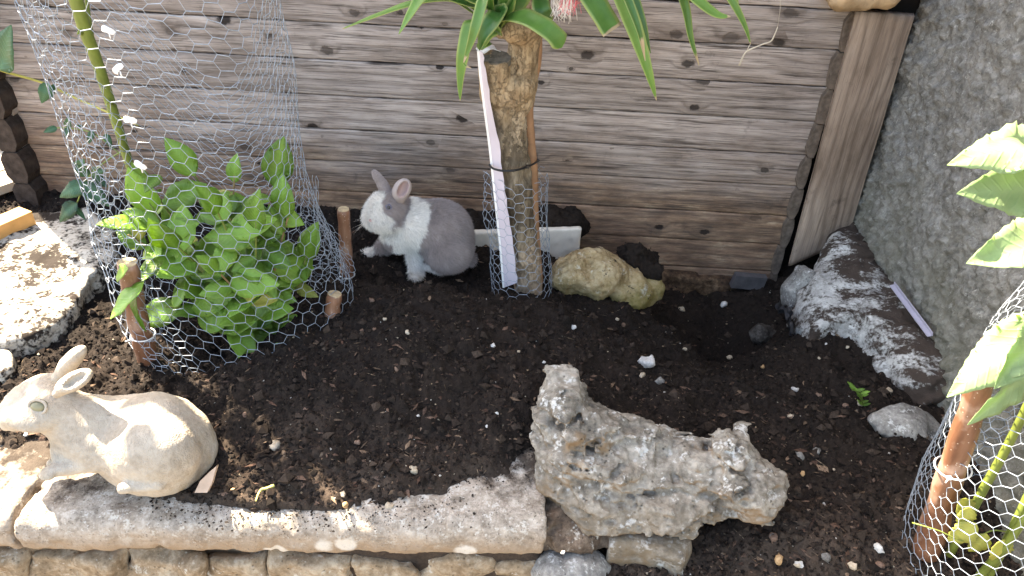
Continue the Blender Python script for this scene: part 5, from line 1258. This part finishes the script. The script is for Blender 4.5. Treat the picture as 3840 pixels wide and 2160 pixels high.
YL = leaf_mesh('leaf', .05, .036, M['yellowleaf'], .2, .2, .08, 3, 13, 4)
for (b, e, y) in (((3660, 1960), (3560, 2040), .80), ((3640, 1900), (3600, 1980), .81), ((3700, 2000), (3640, 2080), .79), ((3600, 1870), (3640, 1960), .82), ((3760, 2020), (3740, 2120), .78)):
    b_, e_ = PY(*b, y), PY(*e, y - .01); put_leaf(YL, b_, e_ - b_, (0, -.7, .7), rp, np.linalg.norm(e_ - b_) / .05)
P = spline([PY(3420, 1960, .82), PY(3520, 1990, .80), PY(3620, 2030, .79), PY(3720, 1990, .80), PY(3800, 2000, .8)], 16); V, Fq = tube(P, .0012, 5); part('tendril', V, Fq, M['greenstem'], rp)

# small seedling on the soil, sprout, shard
sd0 = PZ(3232, 1520, -.01); seed_ = thing('seedling', 'tiny bright green ferny seedling lying on the soil near the ledge', 'seedling', sd0)
SL = leaf_mesh('leaf', .03, .014, M['lemonleaf'], .2, .2, .12, 5, 13, 4)
P = spline([sd0, PZ(3230, 1480, .015), PZ(3200, 1462, .02)], 8); V, Fq = tube(P, .0013, 5); part('stem', V, Fq, M['greenstem'], seed_)
for k in range(15):
    f = k / 14; b = P[min(7, int(f * 7))]; put_leaf(SL, b, np.array([math.cos(k * 2.1), math.sin(k * 2.1) * .6, .5]), (0, -.3, 1), seed_, .45 + .5 * random.random())
a = [PZ(*q, -.008) for q in ((962, 1890), (972, 1862), (985, 1846), (1005, 1842), (1030, 1832))]
V, Fq = join([tube(spline(a, 18), np.linspace(.0014, .0035, 18), 7), tube(spline([PZ(985, 1846, -.008), PZ(978, 1852, -.004), PZ(968, 1872, -.004)], 8), .0014, 5)])
solo('yellow_sprout', V + [0, 0, .008], Fq, M['sprout'], 'pale yellow curled sprout lying on the soil to the right of the statue', 'sprout')

# ================================================================== STONE RABBIT STATUE
def zs(zx, zy): return zx / 2.195, 1240 + zy / 2.195
SY = 0.925
sp_ = lambda zx, zy, dy=0.0: PY(*zs(zx, zy), SY + dy)
ss = 2.195 * PW(sp_(900, 800))
V0 = 0.845     # how much the slanted view shortens upright lengths
def E(zx, zy, rx, rz, ry, ang=0, dy=0.0):
    c = sp_(zx, zy, dy); return (c, (rx / ss, ry, view_rz(rz / ss, ry, c)), rotm('Y', math.radians(ang)))
def fstatue(P):
    body = smin(sdf_ell(P, *E(1270, 900, 480, 400, .088, 14, .02)), sdf_ell(P, *E(1330, 1010, 425, 325, .092, 5, .01)), .02)
    d = smin(body, sdf_ell(P, *E(860, 830, 300, 270, .075, 25, .005)), .035)                     # shoulder
    d = smin(d, sdf_cap(P, sp_(690, 760, .0), sp_(440, 650, 0), 215 / ss, 190 / ss), .03)         # neck
    head = smin(sdf_ell(P, *E(350, 590, 240, 222, .068, 10)), sdf_ell(P, *E(215, 630, 175, 165, .054, 15)), .02)
    head = smin(head, sdf_ell(P, *E(125, 685, 88, 92, .034, 0)), .012)
    head = smin(head, sdf_ell(P, *E(95, 735, 55, 48, .024, 0, -.004)), .008)
    d = smin(d, head, .012)
    d = smin(d, sdf_ell(P, *E(640, 960, 175, 135, .055, 30, -.02)), .02)                           # chest
    d = smin(d, sdf_ell(P, *E(1260, 1010, 355, 300, .062, 12, -.032)), .016)                     # haunch stands proud
    d = smin(d, sdf_cap(P, sp_(850, 1095, -.055), sp_(420, 1160, -.082), 62 / ss, 44 / ss), .008)  # fore paws
    d = smin(d, sdf_ell(P, *E(405, 1165, 75, 45, .019, -6, -.084)), .004)
    d = smin(d, sdf_cap(P, sp_(800, 1070, -.01), sp_(430, 1095, -.035), 55 / ss, 44 / ss), .006)
    d = smin(d, sdf_cap(P, sp_(1300, 1270, -.085), sp_(1010, 1300, -.102), 52 / ss, 46 / ss), .006) # hind foot
    # a shallow eye socket and mouth line
    return d + .0022 * fbm(P, 28, 3, 90) + .0007 * fbm(P * np.array([1, 1, .6], dtype=np.float32), 140, 2, 91)
st = thing('rabbit_statue', 'weathered cream stone statue of a crouching rabbit on the coping', 'statue', sp_(900, 1330))
V, Q = sdf_mesh(fstatue, sp_(0, 1400) + [-.02, -.16, -.03], sp_(1850, 330) + [.02, .17, .05], 0.0042)
part('body', V, Q, M['statue'], st)
def fear1(P):
    d = smin(sdf_ell(P, *E(600, 235, 175, 78, .020, -46, .03)), sdf_cap(P, sp_(470, 390, .02), sp_(560, 290, .03), 45 / ss, 55 / ss), .012)
    return d
V, Q = sdf_mesh(fear1, sp_(380, 480) + [-.02, -.03, -.02], sp_(820, 20) + [.02, .08, .03], 0.0036)
part('ear', V, Q, M['statue'], st)
def fear2(P):
    d = smin(sdf_ell(P, *E(610, 415, 172, 84, .022, -30, -.045)), sdf_cap(P, sp_(470, 520, -.035), sp_(540, 470, -.045), 35 / ss, 45 / ss), .010)
    return np.maximum(d, -sdf_ell(P, *E(622, 422, 138, 58, .021, -31, -.064)))
V, Q = sdf_mesh(fear2, sp_(400, 620) + [-.02, -.10, -.02], sp_(820, 240) + [.02, .03, .03], 0.0036)
part('ear', V, Q, M['statue'], st)
def uvs(c, r, n=14):
    V, Fq = [], []
    for i in range(n + 1):
        for j in range(2 * n): a, b = math.pi * i / n, math.pi * j / n; V.append((math.sin(a) * math.cos(b) * r[0], math.sin(a) * math.sin(b) * r[1], math.cos(a) * r[2]))
    for i in range(n):
        for j in range(2 * n): Fq.append((i * 2 * n + j, (i + 1) * 2 * n + j, (i + 1) * 2 * n + (j + 1) % (2 * n), i * 2 * n + (j + 1) % (2 * n)))
    return np.array(V) + np.asarray(c), np.array(Fq)
def surf_y(fn, c, y0, y1):
    ys_ = np.linspace(y0, y1, 400); P = np.stack([np.full(400, c[0]), ys_, np.full(400, c[2])], -1).astype(np.float32)
    d = fn(P); k = np.argmax(d < 0); return ys_[k]
def along(fn, px, py, t0, t1):
    d = ray(px, py); ts = np.linspace(t0, t1, 900); P = (CP + d * ts[:, None]).astype(np.float32); k = np.argmax(fn(P) < 0); return CP + d * ts[k], d / np.linalg.norm(d)
pe, dv = along(fstatue, *zs(322, 620), .7, 1.6)
V, Q = uvs((0, 0, 0), (64 / ss, .012, 52 / ss)); part('eye', V @ rotm('X', -.45).T + pe + dv * .003, Q, M['statue_eye'], st)
an = np.linspace(0, 2 * math.pi, 25)
P = np.array([pe + (rotm('X', -.45) @ np.array([math.cos(a) * 68 / ss, -.004, math.sin(a) * 55 / ss])) for a in an]); V, Fq = tube(P, .0026, 6, False); part('eyelid', V, Fq, M['statue'], st)
V, Q = prism([(-.02, -.03), (.008, -.028), (.018, -.006), (.028, .035), (.012, .02), (-.008, -.002)], -.006, .006, 1)
solo('broken_shard', .8 * V @ rotm('X', -.5).T + PZ(768, 1798, 0.012), Q, M['shard'], 'small pinkish broken shard standing behind the statue rump', 'shard', smooth=False)

# ================================================================== LIVE RABBIT
def zr(zx, zy): return 1300 + zx / 3.018, 600 + zy / 3.018
RY = 1.635
rp_ = lambda zx, zy, dy=0.0: PY(*zr(zx, zy), RY + dy)
rs = 3.018 * PW(rp_(800, 800))
def ER(zx, zy, rx, rz, ry, ang=0, dy=0.0):
    c = rp_(zx, zy, dy); return (c, (rx / rs, ry, view_rz(rz / rs, ry, c)), rotm('Y', math.radians(ang)))
def frabbit(P):
    d = smin(sdf_ell(P, *ER(1060, 800, 345, 330, .070, 38)), sdf_ell(P, *ER(1150, 960, 262, 285, .078, 10)), .02)
    d = smin(d, sdf_ell(P, *ER(760, 720, 235, 270, .060, -15, -.005)), .025)                 # shoulders
    d = smin(d, sdf_ell(P, *ER(600, 840, 175, 190, .052, 30, -.01)), .02)                     # chest
    d = smin(d, sdf_ell(P, *ER(1160, 1040, 225, 215, .05, 10, -.045)), .012)                  # near haunch
    head = smin(sdf_ell(P, *ER(475, 560, 205, 205, .052, 0, -.015)), sdf_ell(P, *ER(385, 640, 165, 150, .046, 20, -.025)), .015)
    head = smin(head, sdf_ell(P, *ER(310, 655, 88, 100, .030, 0, -.03)), .012)
    head = smin(head, sdf_ell(P, *ER(560, 670, 115, 105, .04, 0, -.03)), .012)                   # cheek
    d = smin(d, head, .009)
    d = smin(d, sdf_cap(P, rp_(760, 960, -.02), rp_(785, 1270, -.045), 92 / rs, 58 / rs), .015)   # near fore leg
    d = smin(d, sdf_ell(P, *ER(785, 1290, 70, 42, .022, 0, -.052)), .006)
    d = smin(d, sdf_cap(P, rp_(500, 900, .015), rp_(375, 1035, .03), 92 / rs, 60 / rs), .012)     # far fore leg
    d = smin(d, sdf_cap(P, rp_(375, 1045, .03), rp_(215, 1062, .03), 56 / rs, 42 / rs), .008)
    d = smin(d, sdf_cap(P, rp_(1070, 1235, -.055), rp_(880, 1182, -.04), 44 / rs, 36 / rs), .004)  # hind foot
    d = smin(d, sdf_ell(P, *ER(1395, 1120, 55, 60, .025, 0, .01)), .008)                          # tail
    return d
def in_poly(x, y, poly): return sdf_poly2(x, y, poly)
W_, G_ = np.array([0.86, 0.82, 0.77]), np.array([0.37, 0.31, 0.295])
def fur_col(P):
    px, py = proj(P); x = (px - 1300) * 3.018; y = (py - 600) * 3.018
    nz = 14 * fbm(P, 60, 3, 7) + 10 * fbm(P, 200, 2, 8)
    body = in_poly(x, y, [(740, 380), (800, 470), (945, 525), (930, 650), (885, 830), (820, 960), (775, 1040), (850, 1075), (870, 1180), (1000, 1240), (1120, 1330), (1500, 1330), (1500, 380)])
    face = in_poly(x, y, [(470, 200), (440, 360), (395, 480), (408, 590), (500, 625), (528, 700), (490, 785), (600, 760), (692, 610), (700, 520), (690, 200)])
    crown = in_poly(x, y, [(300, 420), (440, 345), (440, 290), (300, 290)])
    farleg = in_poly(x, y, [(340, 870), (470, 930), (520, 960), (470, 1060), (330, 1140), (290, 1090), (320, 1020), (370, 900)])
    g = np.maximum.reduce([sst(10, -14, d + nz) if False else 1 - sst(-16, 12, d + nz) for d in (body, face, crown, farleg)])
    eye = np.hypot((x - 470) / 62, (y - 540) / 52)
    G2 = G_ * (1 + .13 * fbm(P, 30, 3, 15) + .10 * fbm(P * np.array([1, 1, .5]), 130, 2, 19))[:, None]
    G2 = G2 * (1 - .12 * sst(1.0, .7, eye))[:, None]
    w = W_ * (1 - .05 * np.abs(fbm(P, 30, 2, 17)))[:, None]
    dirty = sst(.03, .0, P[:, 2]) * .45
    w = w * (1 - dirty[:, None] * np.array([.35, .45, .55]))
    return w + (G2 - w) * g[:, None]
rab = thing('rabbit', 'live grey and white rabbit standing on the soil in front of the plank wall', 'rabbit', rp_(1000, 1290) * [1, 1, 0])
V, Q = sdf_mesh(frabbit, rp_(100, 1420) + [-.02, -.13, -.02], rp_(1520, 260) + [.02, .13, .04], 0.0034)
RBV, RBQ = V, Q
part('body', V, Q, M['fur'], rab, True, fur_col(V))
def earpart(fn, lo, hi, inner):
    V, Q = sdf_mesh(fn, lo, hi, 0.0026)
    px, py = proj(V); x = (px - 1300) * 3.018; y = (py - 600) * 3.018
    c = np.tile(G_, (len(V), 1)) * (1 + .1 * fbm(V, 50, 2, 3))[:, None]
    if inner is not None:
        k = 1 - sst(.75, 1.05, inner(V)); c = c + (np.array([.33, .225, .215]) - c) * k[:, None] * .8
    part('ear', V, Q, M['fur'], rab, True, c); return V, Q, c
def fe1(P): return smin(sdf_ell(P, *ER(385, 240, 150, 47, .010, 58, .005)), sdf_cap(P, rp_(450, 360, -.005), rp_(410, 290, .0), 42 / rs, 44 / rs), .01)
e1 = earpart(fe1, rp_(230, 430) + [-.01, -.04, -.01], rp_(560, 60) + [.01, .05, .02], None)
cE = ER(625, 335, 140, 92, .018, -62, -.035)
def fe2(P):
    d = smin(sdf_ell(P, *cE), sdf_cap(P, rp_(600, 440, -.025), rp_(620, 380, -.03), 60 / rs, 60 / rs), .008)
    return np.maximum(d, -sdf_ell(P, *ER(636, 335, 112, 62, .020, -64, -.054)))
e2 = earpart(fe2, rp_(480, 520) + [-.01, -.08, -.01], rp_(760, 170) + [.01, .03, .02], lambda P: np.linalg.norm(((P - ER(636, 340, 1, 1, 1, 0, -.045)[0]) @ rotm('Y', math.radians(-64))) / np.array([112 / rs, .02, 60 / rs]), axis=1))
pe, dv = along(frabbit, *zr(474, 538), 1.2, 2.2)
V, Q = uvs(pe + dv * .0035, (.0095, .008, .0088)); part('eye', V, Q, M['iris'], rab)
V, Q = uvs(pe - dv * .0010, (.0058, .0046, .0058)); part('pupil', V, Q, M['eye'], rab)
pn, dv = along(frabbit, *zr(272, 683), 1.2, 2.2)
V, Q = uvs(pn, (.006, .005, .0035), 8); part('nose', V, Q, M['pinkskin'], rab)
wh = []
rg = random.Random(4)
for k in range(14):
    b, _ = along(frabbit, *zr(270 + rg.uniform(-10, 25), 700 + rg.uniform(-25, 25)), 1.2, 2.2)
    e = rp_(80 + rg.uniform(-30, 90), 690 + k * 11 + rg.uniform(-15, 15), -.05 + rg.uniform(-.04, .04))
    wh.append(tube(spline([b, (b + e) / 2 + [0, 0, .004], e], 6), np.linspace(.0003, .00012, 6), 3))
V, Fq = join(wh); part('whiskers', V, Fq, M['whitethread'], rab, kind='stuff')
# coat: short hairs standing on the body
def coat(V, Q, n, ln, colfn, seed):
    rg = np.random.default_rng(seed)
    T = np.concatenate([Q[:, [0, 1, 2]], Q[:, [0, 2, 3]]])
    a, b, c = V[T[:, 0]], V[T[:, 1]], V[T[:, 2]]; nr = np.cross(b - a, c - a); ar = np.linalg.norm(nr, axis=1)
    k = rg.choice(len(T), n, p=ar / ar.sum()); r1, r2 = rg.uniform(0, 1, n), rg.uniform(0, 1, n); f = r1 + r2 > 1; r1[f] = 1 - r1[f]; r2[f] = 1 - r2[f]
    P = a[k] + (b[k] - a[k]) * r1[:, None] + (c[k] - a[k]) * r2[:, None]
    N = nr[k] / (ar[k][:, None] + 1e-12)
    flow = np.array([.75, 0, -.55]) + .25 * np.stack([vnoise(P * 40, s_) for s_ in (1, 2, 3)], -1)
    flow = flow - N * (flow * N).sum(1)[:, None]
    D = N * .6 + flow * .85 + rg.normal(0, .16, (n, 3)); D /= np.linalg.norm(D, axis=1)[:, None]
    L_ = ln * rg.uniform(.6, 1.25, n)[:, None]
    return P, D, L_, colfn(P)
parts_ = [coat(RBV, RBQ, 62000, .0115, fur_col, 1)]
for (V, Q, c) in (e1, e2):
    parts_.append(coat(V, Q, 3500, .0035, lambda P, V=V, c=c: np.tile(G_, (len(P), 1)) if c is None else c[np.random.default_rng(0).integers(0, len(c), len(P))] * 0 + G_ * 1.1, 2)) if V is e1[0] else None
Pn = np.concatenate([q[0] for q in parts_]); Dn = np.concatenate([q[1] for q in parts_]); Ln = np.concatenate([q[2] for q in parts_]); Cn = np.concatenate([q[3] for q in parts_])
n = len(Pn); base = wloc(rab)
hc = bpy.data.hair_curves.new('coat'); hc.add_curves([3] * n)
pts = np.stack([Pn - Dn * .0008, Pn + Dn * Ln * .5, Pn + Dn * Ln - np.array([0, 0, .0012])], 1).reshape(-1, 3) - base
hc.attributes['position'].data.foreach_set('vector', pts.astype(np.float32).ravel())
ra = hc.attributes.get('radius') or hc.attributes.new('radius', 'FLOAT', 'POINT')
ra.data.foreach_set('value', np.tile(np.array([.00030, .00024, .00006], dtype=np.float32), n))
ca = hc.attributes.new('col', 'FLOAT_COLOR', 'CURVE'); cc = np.ones((n, 4), dtype=np.float32); cc[:, :3] = Cn * np.random.default_rng(5).uniform(.72, 1.18, (n, 1)); ca.data.foreach_set('color', np.clip(cc, 0, 1).ravel())
hc.materials.append(M['hair'])
o = bpy.data.objects.new('coat', hc); COL.objects.link(o); o.parent = rab; o['kind'] = 'stuff'

# ================================================================== PEBBLES one can pick out
PEB = []   # px, py, size px, colour
def z5(x, y): return 1200 + x / 1.811, 600 + y / 1.811
def z6(x, y): return 2400 + x / 1.789, 700 + y / 1.789
def z9(x, y): return 2700 + x / 1.51, 1200 + y / 1.51
def z7(x, y): return x / 1.509, 1200 + y / 1.509
for f, L in ((z5, [(350, 958, 22, 'brown'), (440, 1085, 15, 'cream'), (595, 1175, 28, 'cream'), (1720, 1140, 22, 'white'), (2020, 1085, 17, 'cream'), (2060, 1125, 20, 'brown'), (1175, 1265, 20, 'white'), (1350, 1305, 13, 'cream'), (520, 1420, 26, 'brown'), (1520, 1375, 14, 'white'), (2220, 1380, 58, 'white'), (590, 1060, 12, 'brown'), (285, 1165, 18, 'brown'), (370, 1150, 13, 'brown'), (1245, 835, 0, 'brown')]),
             (z6, [(555, 800, 34, 'white'), (280, 828, 26, 'cream'), (300, 1095, 18, 'cream'), (600, 1152, 22, 'cream'), (825, 1215, 20, 'orange'), (1330, 1015, 16, 'cream'), (1245, 1060, 15, 'white'), (1390, 1080, 15, 'cream'), (1040, 1365, 26, 'white'), (1665, 1375, 24, 'grey'), (1195, 1400, 20, 'brown'), (1200, 1155, 12, 'cream')]),
             (zb8, [(745, 403, 16, 'white'), (272, 420, 15, 'white'), (685, 485, 13, 'white'), (880, 706, 22, 'cream'), (242, 748, 34, 'cream'), (97, 972, 36, 'cream'), (1620, 180, 30, 'cream'), (1730, 215, 40, 'grey'), (2515, 423, 20, 'brown'), (2395, 975, 36, 'white'), (1145, 1245, 16, 'white'), (2415, 1155, 28, 'grey'), (2450, 1285, 44, 'orange'), (2560, 1320, 30, 'cream'), (1405, 1370, 20, 'white')]),
             (z9, [(790, 478, 26, 'cream'), (715, 490, 24, 'brown'), (850, 565, 26, 'brown'), (450, 770, 40, 'grey'), (545, 745, 34, 'grey'), (465, 872, 20, 'orange'), (645, 850, 13, 'cream'), (585, 1048, 16, 'white'), (300, 1235, 34, 'brown'), (895, 1305, 46, 'white'), (450, 1390, 36, 'white'), (750, 1395, 32, 'cream'), (955, 405, 26, 'cream'), (400, 548, 20, 'cream'), (600, 1350, 34, 'grey'), (890, 1395, 44, 'brown')]),
             (z7, [(1570, 718, 50, 'cream'), (1940, 990, 22, 'cream'), (1955, 1052, 26, 'orange'), (2020, 695, 24, 'brown'), (1730, 508, 18, 'brown'), (1385, 545, 26, 'brown'), (150, 650, 20, 'white'), (1320, 965, 20, 'orange'), (650, 330, 0, 'grey')])):
    for x, y, s, c in L:
        if s: PEB.append((*f(x, y), s, c))
def peb_mesh(seed):
    c = np.zeros(3); fn = lambda P: sdf_ell(P, c, (1, .75, .55)) + .33 * fbm(P, 1.4, 3, seed)
    V, Q = sdf_mesh(fn, (-1.6,) * 3, (1.6,) * 3, .26); return V, Q
pv = [peb_mesh(300 + k) for k in range(6)]
pmesh = {}
LM_ = [('the live rabbit', (1560, 1040)), ('the yucca trunk', (1970, 1110)), ('the mossy boulder', (2280, 1150)), ('the dug hole', (2800, 1230)), ('the large limestone rock', (2500, 1700)), ('the seedling', (3230, 1500)), ('the limewashed ledge', (3300, 1220)), ('the right wire cage', (3500, 1900)),
       ('the stone statue', (620, 1700)), ('the yellow sprout', (1000, 1850)), ('the coping end', (2060, 1800)), ('the stub stake', (1240, 1220)), ('the shrub cage', (800, 1370))]
hits = {}
for k, (px, py, s, c) in enumerate(PEB):
    p0 = PZ(px, py, 0.0)
    for _ in range(6): zz = float(soil_z(p0[0:1], p0[1:2])[0]); p0 = PZ(px, py, zz)
    key = (k % 6, c)
    if key not in pmesh: pmesh[key] = new_mesh('pebble', pv[k % 6][0], pv[k % 6][1], M['pebble'][c])
    nm, pt = min(LM_, key=lambda q: math.hypot(q[1][0] - px, q[1][1] - py)); dx, dy = px - pt[0], py - pt[1]; dist = math.hypot(dx, dy)
    side = ('right of' if dx > 0 else 'left of') if abs(dx) > abs(dy) * 1.3 else ('in front of' if dy > 0 else 'behind')
    near = 'just ' if dist < 130 else ('well ' if dist > 330 else '')
    size = 'tiny' if s < 17 else ('small' if s < 27 else ('medium' if s < 40 else 'large'))
    lab = f'{size} {c} pebble {near}{side} {nm} on the soil'
    o = link('pebble', pmesh[key]); r = s / 2 / PW(p0) * 1.1; o.scale = (r, r, r); o.location = (p0[0], p0[1], zz + r * .30); o.rotation_euler = (random.uniform(-.4, .4), random.uniform(-.4, .4), random.uniform(0, 6.28))
    tag(o, lab, 'pebble', 'pebbles lying on the soil'); hits.setdefault(lab, []).append((o, px, py))
for lab, L in hits.items():       # two alike pebbles by the same landmark: tell them apart by their order
    if len(L) > 1:
        L.sort(key=lambda q: q[1])
        if len(L) == 2:
            for (o, _, _), w_ in zip(L, ('leftmost', 'rightmost')): o['label'] = lab.replace(' pebble ', f' pebble {w_} of two ').replace('  ', ' ')
        else:
            for (o, _, _), w_ in zip(L, ('leftmost', 'second from left', 'third from left', 'fourth from left', 'fifth from left', 'sixth from left')): o['label'] = f'{w_} ' + lab
